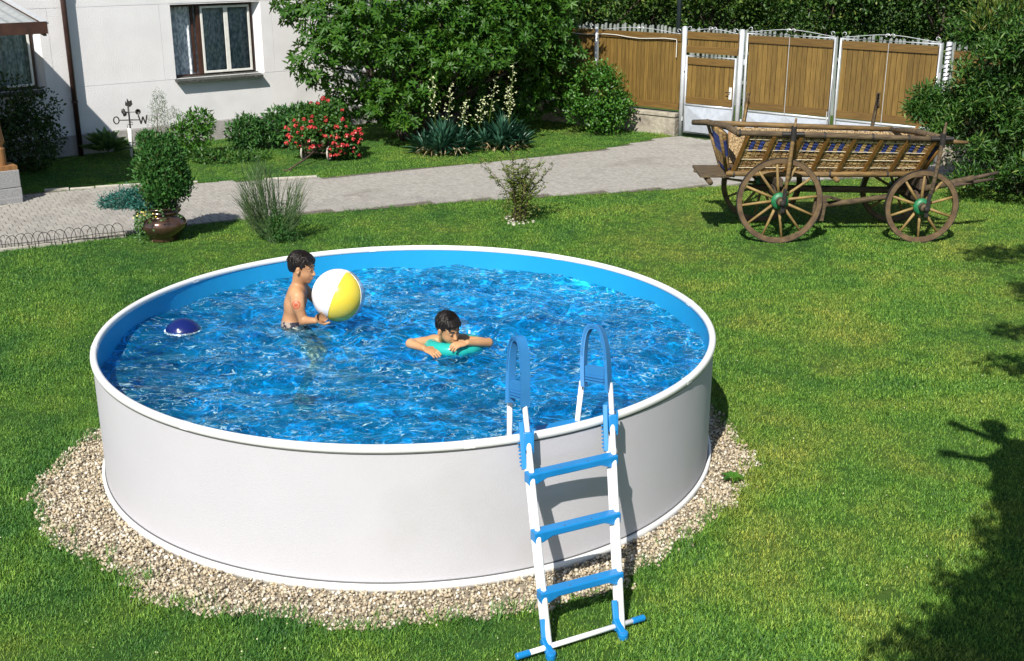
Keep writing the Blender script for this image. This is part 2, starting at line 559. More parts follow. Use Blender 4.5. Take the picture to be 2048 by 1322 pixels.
# ------------------------------------------------------------------ grass
def grass_clump(nb, rad, h0, h1, wd):
    V, F, rd = [], [], []
    for i in range(nb):
        a_ = rng.uniform(0, 6.28); r_ = rad * math.sqrt(rng.uniform())
        x, y = r_ * math.cos(a_), r_ * math.sin(a_)
        h = rng.uniform(h0, h1); l = rng.uniform(0.3, 1.3) * h
        b_ = rng.uniform(0, 6.28); dx, dy = math.cos(b_), math.sin(b_)
        w_ = wd * rng.uniform(.7, 1.2)
        n_ = len(V)
        V += [(x - dy * w_, y + dx * w_, 0), (x + dy * w_, y - dx * w_, 0),
              (x + dx * l * .4 + dy * w_ * .8, y + dy * l * .4 - dx * w_ * .8, h * .6), (x + dx * l * .4 - dy * w_ * .8, y + dy * l * .4 + dx * w_ * .8, h * .6),
              (x + dx * l, y + dy * l, h)]
        F += [(n_, n_ + 1, n_ + 2), (n_, n_ + 2, n_ + 3), (n_ + 3, n_ + 2, n_ + 4)]
        q = rng.uniform(); rd += [q] * 3
    return np_mesh('grass_clump', np.array(V), np.array(F), rd)

def scatter(name, pts, scl, meshes, m):
    """many small copies of a tuft, instanced on a cloud of points by geometry nodes"""
    me = bpy.data.meshes.new(name)
    me.vertices.add(len(pts))
    me.vertices.foreach_set('co', np.ascontiguousarray(pts, np.float32).ravel())
    rot = np.zeros((len(pts), 3), np.float32)
    rot[:, 2] = rng.uniform(0, 6.28, len(pts)); rot[:, :2] = rng.uniform(-.2, .2, (len(pts), 2))
    x = me.attributes.new('rot', 'FLOAT_VECTOR', 'POINT'); x.data.foreach_set('vector', rot.ravel())
    x = me.attributes.new('scl', 'FLOAT', 'POINT'); x.data.foreach_set('value', np.ascontiguousarray(scl, np.float32))
    x = me.attributes.new('pick', 'INT', 'POINT'); x.data.foreach_set('value', rng.integers(0, len(meshes), len(pts)).astype(np.int32))
    me.materials.append(m)
    o = bpy.data.objects.new(name, me); C.objects.link(o)
    ng = bpy.data.node_groups.new(name + '_scatter', 'GeometryNodeTree')
    ng.interface.new_socket('Geometry', in_out='INPUT', socket_type='NodeSocketGeometry')
    ng.interface.new_socket('Geometry', in_out='OUTPUT', socket_type='NodeSocketGeometry')
    N, L = ng.nodes, ng.links
    gi, go = N.new('NodeGroupInput'), N.new('NodeGroupOutput')
    j = N.new('GeometryNodeJoinGeometry')
    na = N.new('GeometryNodeInputNamedAttribute'); na.data_type = 'FLOAT_VECTOR'; na.inputs[0].default_value = 'rot'
    ns = N.new('GeometryNodeInputNamedAttribute'); ns.data_type = 'FLOAT'; ns.inputs[0].default_value = 'scl'
    np_ = N.new('GeometryNodeInputNamedAttribute'); np_.data_type = 'INT'; np_.inputs[0].default_value = 'pick'
    for i, mm in enumerate(meshes):
        mm.materials.append(m)
        src = bpy.data.objects.new('tuft', mm)      # not linked to the scene: a source for the instances only
        oi = N.new('GeometryNodeObjectInfo'); oi.inputs[0].default_value = src
        cp = N.new('FunctionNodeCompare'); cp.data_type = 'INT'; cp.operation = 'EQUAL'
        cp.inputs[3].default_value = i
        L.new(np_.outputs[0], cp.inputs[2])
        ip = N.new('GeometryNodeInstanceOnPoints')
        L.new(gi.outputs[0], ip.inputs['Points']); L.new(oi.outputs['Geometry'], ip.inputs['Instance'])
        L.new(cp.outputs[0], ip.inputs['Selection'])
        L.new(na.outputs[0], ip.inputs['Rotation']); L.new(ns.outputs[0], ip.inputs['Scale'])
        L.new(ip.outputs[0], j.inputs[0])
    L.new(j.outputs[0], go.inputs[0])
    md = o.modifiers.new('scatter', 'NODES'); md.node_group = ng
    o['kind'] = 'stuff'
    return o

Hw = np.array([-6.95, 12.4]); eH = np.array([.79, .613]); nH = np.array([.613, -.79])
gA = np.array([4.07, 14.45]); gG = np.array([.785, -.6195])
def lawn_ok(P):
    r_ = np.hypot(*P.T)
    k = ~inpoly(P, drive) & (r_ > 2.33)
    k &= ~(inpoly(P * (1 + 0.0 / r_)[:, None], gravel_poly))
    d = (P - Hw) @ nH
    k &= d > 0.05
    nF = np.array([.6195, .785])
    k &= ((P - gA) @ nF) < -0.1
    # inside the picture, with a margin
    k &= (np.abs(P[:, 0] - 0.785) < (P[:, 1] + 8.549) * 0.47 + 1.3)
    return k
def cloud(y0, y1, dens, x0=-10.5, x1=12.5):
    n_ = int((x1 - x0) * (y1 - y0) * dens)
    P_ = np.stack([rng.uniform(x0, x1, n_), rng.uniform(y0, y1, n_)], -1)
    return P_[lawn_ok(P_)]
G = np.concatenate([cloud(-4.8, 1.0, 900, -6, 7), cloud(1.0, 4.5, 600, -7, 9), cloud(4.5, 10.5, 380), cloud(10.5, 17, 260)])
sc1 = 0.85 + 0.22 * snoise(G, 2.2, 3) + rng.uniform(-.15, .25, len(G))
G3 = np.concatenate([G, np.zeros((len(G), 1))], 1)
cl = [grass_clump(26, 0.055, 0.010, 0.028, 0.0024) for _ in range(4)]
scatter('grass', G3, np.clip(sc1, .5, 1.5), cl, M['blade'])
# longer tufts where the mower does not reach: along the gravel, the kerb, the walls
T = []
for i in range(len(gl) * 6):
    p = gravel_poly[i]
    for k in range(5):
        q = p * (1 + rng.uniform(-.01, .045)) + rng.normal(0, .02, 2)
        T.append((q[0], q[1], 0))
for k in range(60):
    p = gravel_poly[rng.integers(0, len(gl) * 6)] * rng.uniform(.955, 1.0)
    T.append((p[0], p[1], 0.01))
for (p, q) in zip(near[1:-1], near[2:]):
    for k in range(26):
        x = np.array(p) + (np.array(q) - np.array(p)) * rng.uniform() + np.array([0.03, -.06]) * rng.uniform(0, 1.5)
        T.append((x[0], x[1], 0))
for k in range(260):
    x = gA - gG * rng.uniform(0.1, 5) + np.array([-.62, -.785]) * rng.uniform(.12, .4)
    T.append((x[0], x[1], 0))
T = np.array(T)
cl2 = [grass_clump(10, 0.03, 0.03, 0.075, 0.0024) for _ in range(3)]
scatter('tall_grass', T, rng.uniform(.6, 1.15, len(T)), cl2, M['blade'])

# ------------------------------------------------------------------ house (local x along the wall, y into the house)
hz = math.atan2(.613, .79)
house = thing('house', 'white rendered house with two windows, grey plinth and scored plaster joints', 'house', (Hw[0], Hw[1], 0), hz)
b = MB()
W1 = (-2.3, -0.42, 1.2, 2.36)
W2 = (1.93, 3.72, 1.2, 2.52)
X0, X1, D0 = -9.0, 8.62, 0.007
# backing wall with two openings (recessed 12 mm behind the plaster fields, so that the joints read as grooves)
def wall_with_holes(b, x0, x1, z0, z1, y0, y1, holes):
    xs = sorted([x0, x1] + [h[0] for h in holes] + [h[1] for h in holes])
    for p, q in zip(xs[:-1], xs[1:]):
        h = [h for h in holes if h[0] <= p + 1e-6 and h[1] >= q - 1e-6]
        if h:
            h = h[0]
            b.lohi((p, y0, z0), (q, y1, h[2])); b.lohi((p, y0, h[3]), (q, y1, z1))
        else:
            b.lohi((p, y0, z0), (q, y1, z1))
wall_with_holes(b, X0, X1, 0, 5.4, D0, .42, [W1, W2])
b.lohi((X0, .42, 0), (X0 + .3, 8, 5.4)); b.lohi((X1 - .3, .42, 0), (X1, 8, 5.4)); b.lohi((X0, 8, 0), (X1, 8.3, 5.4))
b.build('wall', M['plaster'], house)
b = MB(); g = 0.0045
xc = [X0, -2.62, -0.27, 1.72, 3.95, 6.1, X1]
b.lohi((X0, 0, .37), (X1, .05, 1.19 - g))
b.lohi((X0, 0, 2.54 + g), (X1, .05, 5.4))
for p, q in zip(xc[:-1], xc[1:]):
    h = [h for h in (W1, W2) if h[0] >= p and h[1] <= q]
    if h:
        h = h[0]
        b.lohi((p + g, 0, 1.19 + g), (h[0], .05, 2.54 - g)); b.lohi((h[1], 0, 1.19 + g), (q - g, .05, 2.54 - g))
        if h[3] < 2.5:
            b.lohi((h[0], 0, h[3]), (h[1], .05, 2.54 - g))
    else:
        b.lohi((p + g, 0, 1.19 + g), (q - g, .05, 2.54 - g))
b.build('plaster_field', M['plaster'], house)
b = MB(); b.lohi((X0, -.03, -.05), (X1, .05, .355)); b.build('plinth', M['plinth'], house)
b = MB()
b.prism([(-.7, 5.3), (4.2, 8.6), (9.0, 5.3)], X0 - .4, X1 + .4)
roof = b.build('roof', M['pole'], house)
roof.rotation_euler = (R(90), 0, R(90))

def window(x0, x1, z0, z1, kind):
    fr = MB()
    y0, y1 = .13, .2
    t = .045
    fr.lohi((x0, y0, z0), (x0 + t, y1, z1)); fr.lohi((x1 - t, y0, z0), (x1, y1, z1))
    fr.lohi((x0 + t, y0, z1 - t), (x1 - t, y1, z1)); fr.lohi((x0 + t, y0, z0), (x1 - t, y1, z0 + t))
    if kind == 'right':
        fr.lohi((2.47, y0 - .01, z0 + t), (2.535, y1, z1 - t))
    w_ = fr.build('window', M['brown_frame'], house)
    if kind == 'right':
        sashes = [(2.545, 3.05, 1), (3.05, x1 - t - .005, 1)]
        # left casement stands open inwards: only its frame edge shows
        b = MB(); b.lohi((2.40, .21, z0 + .06), (2.44, .62, z1 - .05)); b.build('open_casement', M['brown_frame'], w_)
    else:
        sashes = [(x0 + t, -1.42, 1), (-1.40, x1 - t - .005, 1)]
    for (p, q, _) in sashes:
        b = MB(); s = .04; ya, yb = .105, .15
        za, zb = z0 + t + .005, z1 - t - .005
        b.lohi((p, ya, za), (p + s, yb, zb)); b.lohi((q - s, ya, za), (q, yb, zb))
        b.lohi((p + s, ya, za), (q - s, yb, za + s)); b.lohi((p + s, ya, zb - s), (q - s, yb, zb))
        b.build('sash', M['white_paint'], w_, bevel=0.004)
        b = MB(); b.lohi((p + s - .005, .126, za + s - .005), (q - s + .005, .130, zb - s + .005))
        b.build('pane', M['glass'], w_)
    # lace curtains hanging in folds
    nx = 90
    vs, fs = [], []
    for i in range(nx + 1):
        x = x0 + .03 + (x1 - x0 - .06) * i / nx
        y = .26 + .035 * math.sin(i * 1.1) + .018 * math.sin(i * .43 + 1)
        vs += [(x, y, z0 + .03), (x, y * .98 + .006, (z0 + z1) / 2), (x, y, z1)]
    for i in range(nx):
        for k in (0, 1):
            fs.append((i * 3 + k, (i + 1) * 3 + k, (i + 1) * 3 + k + 1, i * 3 + k + 1))
    me = bpy.data.meshes.new('curtain'); me.from_pydata(vs, [], fs)
    link('curtain', me, w_, [M['curtain']], smooth=True)
    b = MB(); b.lohi((x0 - .2, .45, z0 - .3), (x1 + .2, .47, z1 + .3)); b.build('dark_room', M['dark_in'], w_)
    b = MB()
    b.add([(x0 - .03, .13, z0 + .02), (x1 + .05, .13, z0 + .02), (x1 + .05, -.12, z0 - .035), (x0 - .03, -.12, z0 - .035),
           (x0 - .03, .13, z0 - .005), (x1 + .05, .13, z0 - .005), (x1 + .05, -.12, z0 - .075), (x0 - .03, -.12, z0 - .075)],
          [(0, 3, 2, 1), (4, 5, 6, 7), (3, 7, 6, 2), (0, 4, 7, 3), (1, 2, 6, 5), (0, 1, 5, 4)])
    b.build('window_sill', M['sill'], w_)

def glassmat(name, tint=(0.93, 0.96, 0.97), refl=0.0):
    m, t, p = newmat(name)
    N, L = t.nodes, t.links
    tr = N.new('ShaderNodeBsdfTransparent'); tr.inputs[0].default_value = (*tint, 1)
    gl_ = N.new('ShaderNodeBsdfGlossy'); gl_.inputs['Roughness'].default_value = 0.02
    fr = N.new('ShaderNodeFresnel'); fr.inputs[0].default_value = 1.5
    mx = N.new('ShaderNodeMixShader')
    L.new(fr.outputs[0], mx.inputs[0]); L.new(tr.outputs[0], mx.inputs[1]); L.new(gl_.outputs[0], mx.inputs[2])
    L.new(mx.outputs[0], N['Material Output'].inputs[0])
    return m
M['glass'] = glassmat('window_glass')
window(W1[0], -.53, W1[2], W1[3], 'left')
window(W2[0], 3.585, W2[2], W2[3], 'right')
for xa, xb, za, zb_ in ((-.53, W1[1], W1[2], W1[3]), (3.585, W2[1], W2[2], W2[3])):
    b = MB(); b.prism([(xa, .2), (xb - .002, .008), (xb - .002, .41), (xa, .41)], za - .01, zb_ + .002); b.build('splayed_jamb', M['plaster'], house)

b = MB(); b.tube([(0, -.10, -.02), (0, -.10, 5.3)], .047, 12)
dp = thing('downpipe', 'dark brown downpipe running down the white wall between the two windows', 'downpipe', (Hw[0], Hw[1], 0), hz)
b.build('pipe', M['pipe'], dp, smooth=True)
for z in (.95, 2.9, 4.6):
    b = MB(); b.lathe([(.047, z - .02), (.056, z - .02), (.056, z + .02), (.047, z + .02)], 14, (0, -.1, 0)); b.lohi((-.01, -.06, z - .012), (.01, .01, z + .012))
    b.build('bracket', M['pipe'], dp)

# ------------------------------------------------------------------ porch at the left edge (same frame as the house)
porch = thing('porch', 'open timber porch with grey sheet roof and granite pier at the left edge', 'porch', (Hw[0], Hw[1], 0), hz)
XR = -1.60
def rz_(d):
    return 3.10 - .125 * d
b = MB()
n_ = 26
x_ = XR
cols_ = []
while x_ > -6.0:
    cols_.append(x_); x_ -= .09
vs, fs = [], []
for i, x in enumerate(cols_):
    dz = .012 if i % 2 else -.012
    for d in (0.0, 4.15):
        vs += [(x, -d, rz_(d) + dz), (x, -d, rz_(d) + dz - .015)]
for i in range(len(cols_) - 1):
    a0, b0 = i * 4, (i + 1) * 4
    fs += [(a0, b0, b0 + 2, a0 + 2), (a0 + 1, a0 + 3, b0 + 3, b0 + 1), (a0 + 2, b0 + 2, b0 + 3, a0 + 3)]
fs += [(0, 2, 3, 1)]
b.add(vs, fs); b.build('roof', M['roof_sheet'], porch)
b = MB(); b.bar((XR + .02, 0, rz_(0) - .09), (XR + .02, -4.15, rz_(4.15) - .09), .04, .15); b.build('barge_board', M['brown_frame'], porch)
b = MB(); b.bar((XR + .04, -4.2, rz_(4.2) - .04), (-6, -4.2, rz_(4.2) - .04), .05, .16); b.build('gutter', M['brown_frame'], porch)
b = MB(); b.bar((XR + .045, 0, rz_(0) + .02), (XR + .045, -4.2, rz_(4.2) + .02), .05, .03); b.build('edge_flashing', M['galv'], porch)
for (px_, d) in ((-2.17, 3.28), (-2.17, .45), (-4.6, 3.28)):
    b = MB()
    b.lohi((px_ - .19, -d - .19, 0), (px_ + .19, -d + .19, .24)); b.lohi((px_ - .185, -d - .185, .246), (px_ + .185, -d + .185, .50))
    b.build('pier', M['granite'], porch, bevel=.01)
    b = MB()
    b.lohi((px_ - .17, -d - .17, .50), (px_ + .17, -d + .17, .56))
    z1 = rz_(d) - .1
    prof = [(.075, .56), (.075, .80), (.05, .84), (.085, .90), (.06, 1.1), (.045, 1.6), (.06, 2.0), (.085, 2.14), (.05, 2.2), (.075, 2.25), (.075, z1)]
    b.lathe(prof, 16, (px_, -d, 0))
    b.build('post', M['porch_wood'], porch)
for d in (3.28, .45):
    b = MB(); b.lohi((-6, -d - .06, rz_(d) - .22), (XR - .2, -d + .06, rz_(d) - .08)); b.build('beam', M['porch_wood'], porch)
for z, th in ((.92, .05), (.62, .04)):
    b = MB(); b.lohi((-4.6, -3.31, z), (-2.25, -3.25, z + th)); b.build('rail', M['porch_wood'], porch)
for k in range(18):
    x = -4.5 + k * .125
    b = MB(); b.lathe([(.018, .64), (.028, .70), (.016, .78), (.018, .92)], 8, (x, -3.28, 0)); b.build('baluster', M['porch_wood'], porch)
b = MB(); b.lohi((-6.5, -3.5, -.02), (-2.0, 0, .10)); b.build('porch_step', M['granite'], porch)

# ------------------------------------------------------------------ wooden fence and gates (local x along the fence)
gz = math.atan2(gG[1], gG[0])
fence_label = 'golden brown board fence on a low rendered wall left of the wicket gate'
fence = thing('board_fence', fence_label, 'fence', (gA[0], gA[1], 0), gz)
def boards(parent, x0, x1, z0, z1, y=0.0, rails=True, wd=.093, sl=0.0, m='gold_wood'):
    n_ = max(1, round((x1 - x0) / wd)); w_ = (x1 - x0) / n_
    for k in range(n_):
        b = MB()
        dy = random.uniform(-.002, .002)
        b.lohi((x0 + k * w_ + .0035, y + dy, z0), (x0 + (k + 1) * w_ - .0035, y + dy + .02, z1))
        b.build('board', M[m], parent, bevel=0.003)
    b = MB(); b.lohi((x0, y + .022, z0 + .02), (x1, y + .04, z1 - .02)); b.build('backing_rail', M['brown_frame'], parent)
    if rails:
        for za in (z0, z1 - .13):
            b = MB(); b.lohi((x0 + .002, y - .028, za), (x1 - .002, y - .004, za + .13)); b.build('rail', M['rail_wood'], parent, bevel=0.003)

b = MB(); b.lohi((-5.5, -.10, -.05), (-.08, .16, .36)); b.build('low_wall', M['low_wall'], fence, bevel=.012)
b = MB(); b.lohi((-5.5, -.125, .365), (-.07, .19, .44)); b.build('coping', M['low_wall'], fence, bevel=.01)
boards(fence, -5.5, -2.03, .50, 1.93); boards(fence, -1.97, -.06, .50, 1.93)
for x in (-2.0, -4.2):
    b = MB(); b.tube([(x, -.045, .44), (x, -.045, 1.98)], .028, 10); b.build('post', M['galv'], fence, smooth=True)
def scroll(parent, x0, x1, z, rise=.12, y=-.02):
    """wrought wire crest: two bows with a pair of curls between them"""
    b = MB(); xm = (x0 + x1) / 2
    for s, xe in ((1, x0), (-1, x1)):
        pts = []
        for k in range(13):
            t_ = k / 12
            x = xe + (xm - xe) * t_
            pts.append((x, y, z + rise * math.sin(t_ * math.pi / 2) ** 1.4))
        b.tube(pts, .0055, 5)
        pts = []
        for k in range(22):          # curl at the middle
            an = k / 21 * 4.6; r_ = .055 * (1 - k / 26)
            pts.append((xm - s * (.055 - r_ * math.cos(an)), y, z + .055 + r_ * math.sin(an) * .95))
        b.tube(pts, .0055, 5)
        pts = []
        for k in range(20):          # curl at the end
            an = k / 19 * 4.8; r_ = .045 * (1 - k / 26)
            pts.append((xe + s * (.045 - r_ * math.cos(an)), y, z + .05 + r_ * math.sin(an)))
        b.tube(pts, .0055, 5)
    b.build('scroll', M['galv'], parent, smooth=True)
scroll(fence, -1.9, -.08, 1.94, .07); scroll(fence, -4.1, -2.1, 1.94, .07)
# white wire sagging along the fence
b = MB()
pts = [(-4 + 3.85 * k / 14, -.05, 1.86 - .04 * math.sin(k * 1.3) * .5 - .04 * k / 14) for k in range(15)] + [(-.14, -.05, 1.78), (-.14, -.05, 1.5)]
b.tube(pts, .007, 6); b.build('hanging_wire', M['white_paint'], fence)

wick = thing('wicket_gate', 'narrow wicket gate of brown boards over a pressed grey metal panel between two round posts', 'gate', (gA[0], gA[1], 0), gz)
for x in (0, 1.21):
    b = MB(); b.tube([(x, 0, -.02), (x, 0, 2.07)], .047, 16); b.lathe([(.0, 2.085), (.042, 2.075), (.050, 2.06)], 16, (x, 0, 0)); b.build('post', M['galv'], wick, smooth=True)
boards(wick, .065, 1.145, 1.60, 1.99, y=.0, wd=.09)
scroll(wick, .08, 1.13, 2.0, .06)
b = MB(); q = .024
dl, dr, dz0, dz1 = .085, 1.125, .09, 1.545
b.tube([(dl, -.03, dz0), (dr, -.03, dz0), (dr, -.03, dz1), (dl, -.03, dz1)], q, 10, closed=True)
b.tube([(dl, -.03, .63), (dr, -.03, .63)], q, 10)
b.build('door_frame', M['galv'], wick, smooth=True)
boards(wick, dl + .025, dr - .025, .655, 1.52, y=-.03, wd=.095)
b = MB(); x0, x1, z0, z1 = dl + .02, dr - .02, dz0 + .02, .61
xm, zm = (x0 + x1) / 2, (z0 + z1) / 2
b.add([(x0, -.03, z0), (x1, -.03, z0), (x1, -.03, z1), (x0, -.03, z1), (xm - .1, -.075, zm), (xm + .1, -.075, zm), (x0, -.01, z0), (x1, -.01, z0), (x1, -.01, z1), (x0, -.01, z1)],
      [(0, 1, 5, 4), (1, 2, 5), (2, 3, 4, 5), (3, 0, 4), (6, 9, 8, 7)])
b.build('pressed_panel', M['galv_sheet'], wick)
b = MB(); b.lohi((1.035, -.062, .80), (1.09, -.05, 1.02)); b.build('lock_plate', M['white_paint'], wick)
b = MB(); b.tube([(1.062, -.06, .93), (1.062, -.10, .93), (.98, -.105, .925)], .009, 8); b.build('handle', M['iron'], wick, smooth=True)
for z in (.35, 1.3):
    b = MB(); b.tube([(.05, -.05, z - .04), (.05, -.05, z + .04)], .016, 8); b.build('hinge', M['galv'], wick)

gate_labels = ['left leaf of the wide driveway gate, brown boards in white tubes, next to the wicket',
               'right leaf of the driveway gate, brown boards partly hidden by the tall shrub']
for gi, (x0, x1) in enumerate(((1.30, 3.06), (3.10, 4.90))):
    gt = thing('driveway_gate', gate_labels[gi], 'gate', (gA[0], gA[1], 0), gz, 'leaves of the driveway gate')
    b = MB()
    b.tube([(x0 + .03, -.02, .10), (x1 - .03, -.02, .10), (x1 - .03, -.02, 2.02), (x0 + .03, -.02, 2.02)], .023, 10, closed=True)
    b.tube([(x0 + .03, -.02, .62), (x1 - .03, -.02, .62)], .022, 10)
    b.build('gate_frame', M['galv'], gt, smooth=True)
    xm = (x0 + x1) / 2
    boards(gt, x0 + .062, x1 - .062, .655, 1.985, y=-.02, wd=.098)
    b = MB(); b.tube([(xm, -.055, .64), (xm, -.055, 1.99)], .005, 6); b.build('stiffening_wire', M['galv'], gt)
    b = MB()
    for (p, q_) in ((x0 + .06, xm), (xm, x1 - .06)):
        za, zb = .13, .59; c_ = (p + q_) / 2
        b.add([(p, -.02, za), (q_, -.02, za), (q_, -.02, zb), (p, -.02, zb), (c_, -.06, (za + zb) / 2), (p, 0, za), (q_, 0, za), (q_, 0, zb), (p, 0, zb)],
              [(0, 1, 4), (1, 2, 4), (2, 3, 4), (3, 0, 4), (5, 8, 7, 6)])
    b.build('pressed_panel', M['galv_sheet'], gt)
    scroll(gt, x0 + .05, x1 - .05, 2.045, .075)
    for z in (.4, 1.5):
        xh = x0 + .0 if gi == 0 else x1 - .0
        b = MB(); b.tube([(xh, -.03, z - .05), (xh, -.03, z + .05)], .02, 8); b.build('hinge', M['galv'], gt)
    b = MB()
    xx = x1 - .06 if gi == 0 else x0 + .06
    b.tube([(xx, -.06, .02), (xx, -.06, .75)], .009, 6); b.build('drop_bolt', M['galv'], gt)

# right gate post wound with chain, fence going on behind the shrub
gp_ = thing('gate_post', 'white gate post wound with a dark spiral at the right end of the driveway gate', 'post', (gA[0] + gG[0] * 5.0, gA[1] + gG[1] * 5.0, 0), gz)
b = MB(); b.tube([(0, 0, -.02), (0, 0, 2.06)], .045, 14); b.build('post_tube', M['galv'], gp_, smooth=True)
b = MB()
pts = [(.052 * math.cos(k * .5), .052 * math.sin(k * .5), .9 + k * .0055) for k in range(210)]
b.tube(pts, .006, 5); b.build('spiral_wrap', M['wire'], gp_)
fence2 = thing('board_fence', 'stretch of brown board fence running on behind the tall shrub at the right', 'fence', (gA[0], gA[1], 0), gz)
b = MB(); b.lohi((5.1, -.10, -.05), (13.4, .16, .40)); b.build('low_wall', M['low_wall'], fence2)
boards(fence2, 5.1, 9.2, .45, 1.93); boards(fence2, 9.26, 13.4, .45, 1.93)

# ------------------------------------------------------------------ grey picket fence beyond
pf = thing('picket_fence', 'weathered grey picket fence beyond the brown gates', 'fence', (gA[0] + .6195 * 4.4, gA[1] + .785 * 4.4, 0), gz)
pme = []
for s in range(4):
    b = MB(); w_ = .062; h_ = 1.68 + random.uniform(-.03, .03)
    b.add([(-w_ / 2, -.011, 0), (w_ / 2, -.011, 0), (w_ / 2, -.011, h_ - .03), (0.01 * s - .01, -.011, h_), (-w_ / 2, -.011, h_ - .03),
           (-w_ / 2, .011, 0), (w_ / 2, .011, 0), (w_ / 2, .011, h_ - .03), (0.01 * s - .01, .011, h_), (-w_ / 2, .011, h_ - .03)],
          [(0, 1, 2, 3, 4), (9, 8, 7, 6, 5), (0, 5, 6, 1), (1, 6, 7, 2), (2, 7, 8, 3), (3, 8, 9, 4), (4, 9, 5, 0)])
    me = b.mesh('picket'); me.materials.append(M['picket']); pme.append(me)
x = -6.2
while x < 9:
    o = bpy.data.objects.new('picket', random.choice(pme)); C.objects.link(o); o.parent = pf
    o.location = (x, random.uniform(-.004, .004), random.uniform(-.03, .02) - .02 * math.sin(x * 2))
    o.rotation_euler = (0, random.uniform(-.025, .025), 0)
    x += .112
for z in (.5, 1.15):
    b = MB(); b.lohi((-6.3, .016, z), (9.1, .05, z + .07)); b.build('rail', M['picket'], pf)
lp = thing('lamp_post', 'dark green lamp post standing behind the fence beside the wicket gate', 'lamp post', (4.62, 19.4, 0))
b = MB(); b.tube([(0, 0, 0), (0, 0, 5.2)], .055, 12); b.build('pole', M['pole'], lp, smooth=True)
b = MB(); b.lathe([(.0, 5.62), (.16, 5.5), (.18, 5.45), (.12, 5.2), (.05, 5.18)], 12); b.build('lamp_head', M['pole'], lp)

# ------------------------------------------------------------------ pool
def ringmesh(b, prof, n=192, closed=True):
    """revolve a closed (r, z) outline about the z axis"""
    m_ = len(prof)
    vs = []
    for k in range(n):
        a_ = 2 * math.pi * k / n
        for r_, z in prof:
            vs.append((r_ * math.cos(a_), r_ * math.sin(a_), z))
    fs = []
    for k in range(n):
        k2 = (k + 1) % n
        for i in range(m_ if closed else m_ - 1):
            j = (i + 1) % m_
            fs.append((k * m_ + i, k2 * m_ + i, k2 * m_ + j, k * m_ + j))
    b.add(vs, fs)
M['steel_white'] = mat('embossed_white_steel', (0.535, 0.525, 0.560), (0.515, 0.505, 0.540), rough=0.62, scale=1.5, bump=0.0022, bscale=210, spec=.25, dirt=((.44, .43, .42), 1.3, .58, .95))
M['rail_white'] = mat('white_pvc_rail', (0.80, 0.80, 0.80), (0.77, 0.77, 0.77), rough=0.3, scale=3)
M['groove'] = mat('dark_rubber_joint', (0.10, 0.10, 0.10), rough=0.6)
M['liner'] = mat('blue_liner', (0.014, 0.32, 0.63), (0.012, 0.30, 0.60), rough=0.42, scale=1.2)
pool = thing('swimming_pool', 'round above ground swimming pool with white steel wall and blue liner on a gravel bed', 'swimming pool')
b = MB(); ringmesh(b, [(2.300, 0.0), (2.300, .95)], closed=False); ringmesh(b, [(2.290, .95), (2.290, 0.0)], closed=False); b.build('pool_wall', M['steel_white'], pool, smooth=True)
b = MB(); ringmesh(b, [(2.266, .928), (2.272, .922), (2.306, .919), (2.313, .926), (2.315, .950), (2.307, .963), (2.291, .968), (2.274, .963), (2.266, .952)]); b.build('top_rail', M['rail_white'], pool, smooth=True)
b = MB(); ringmesh(b, [(2.299, .911), (2.305, .911), (2.305, .9175), (2.299, .9175)]); b.build('rail_joint', M['groove'], pool, smooth=True)
b = MB(); ringmesh(b, [(2.299, 0), (2.326, 0), (2.328, .050), (2.322, .058), (2.299, .058)]); b.build('bottom_rail', M['rail_white'], pool, smooth=True)
b = MB(); ringmesh(b, [(2.299, .0585), (2.306, .0585), (2.306, .064), (2.299, .064)]); b.build('base_joint', M['groove'], pool, smooth=True)
b = MB(); ringmesh(b, [(2.272, .935), (2.272, .10), (2.262, .05), (2.235, .027), (2.19, .02)], closed=False)
b.add([(2.19 * math.cos(2 * math.pi * k / 192), 2.19 * math.sin(2 * math.pi * k / 192), .02) for k in range(192)], [tuple(range(192))])
liner = b.build('liner', M['liner'], pool, smooth=True)
for k in range(8):
    an = 2 * math.pi * (k + .3) / 8
    b = MB(); prof = [(2.265, .927), (2.2715, .921), (2.3065, .918), (2.314, .9255), (2.316, .9505), (2.3077, .964), (2.291, .969), (2.2733, .964), (2.265, .9525)]
    vs = [(r_ * math.cos(an + da), r_ * math.sin(an + da), z) for da in (-.014, 0, .014) for r_, z in prof]
    fs = [(i * 9 + j, i * 9 + (j + 1) % 9, (i + 1) * 9 + (j + 1) % 9, (i + 1) * 9 + j) for i in (0, 1) for j in range(9)] + [tuple(range(9)), tuple(reversed(range(18, 27)))]
    b.add(vs, fs); b.build('rail_connector', M['rail_white'], pool)

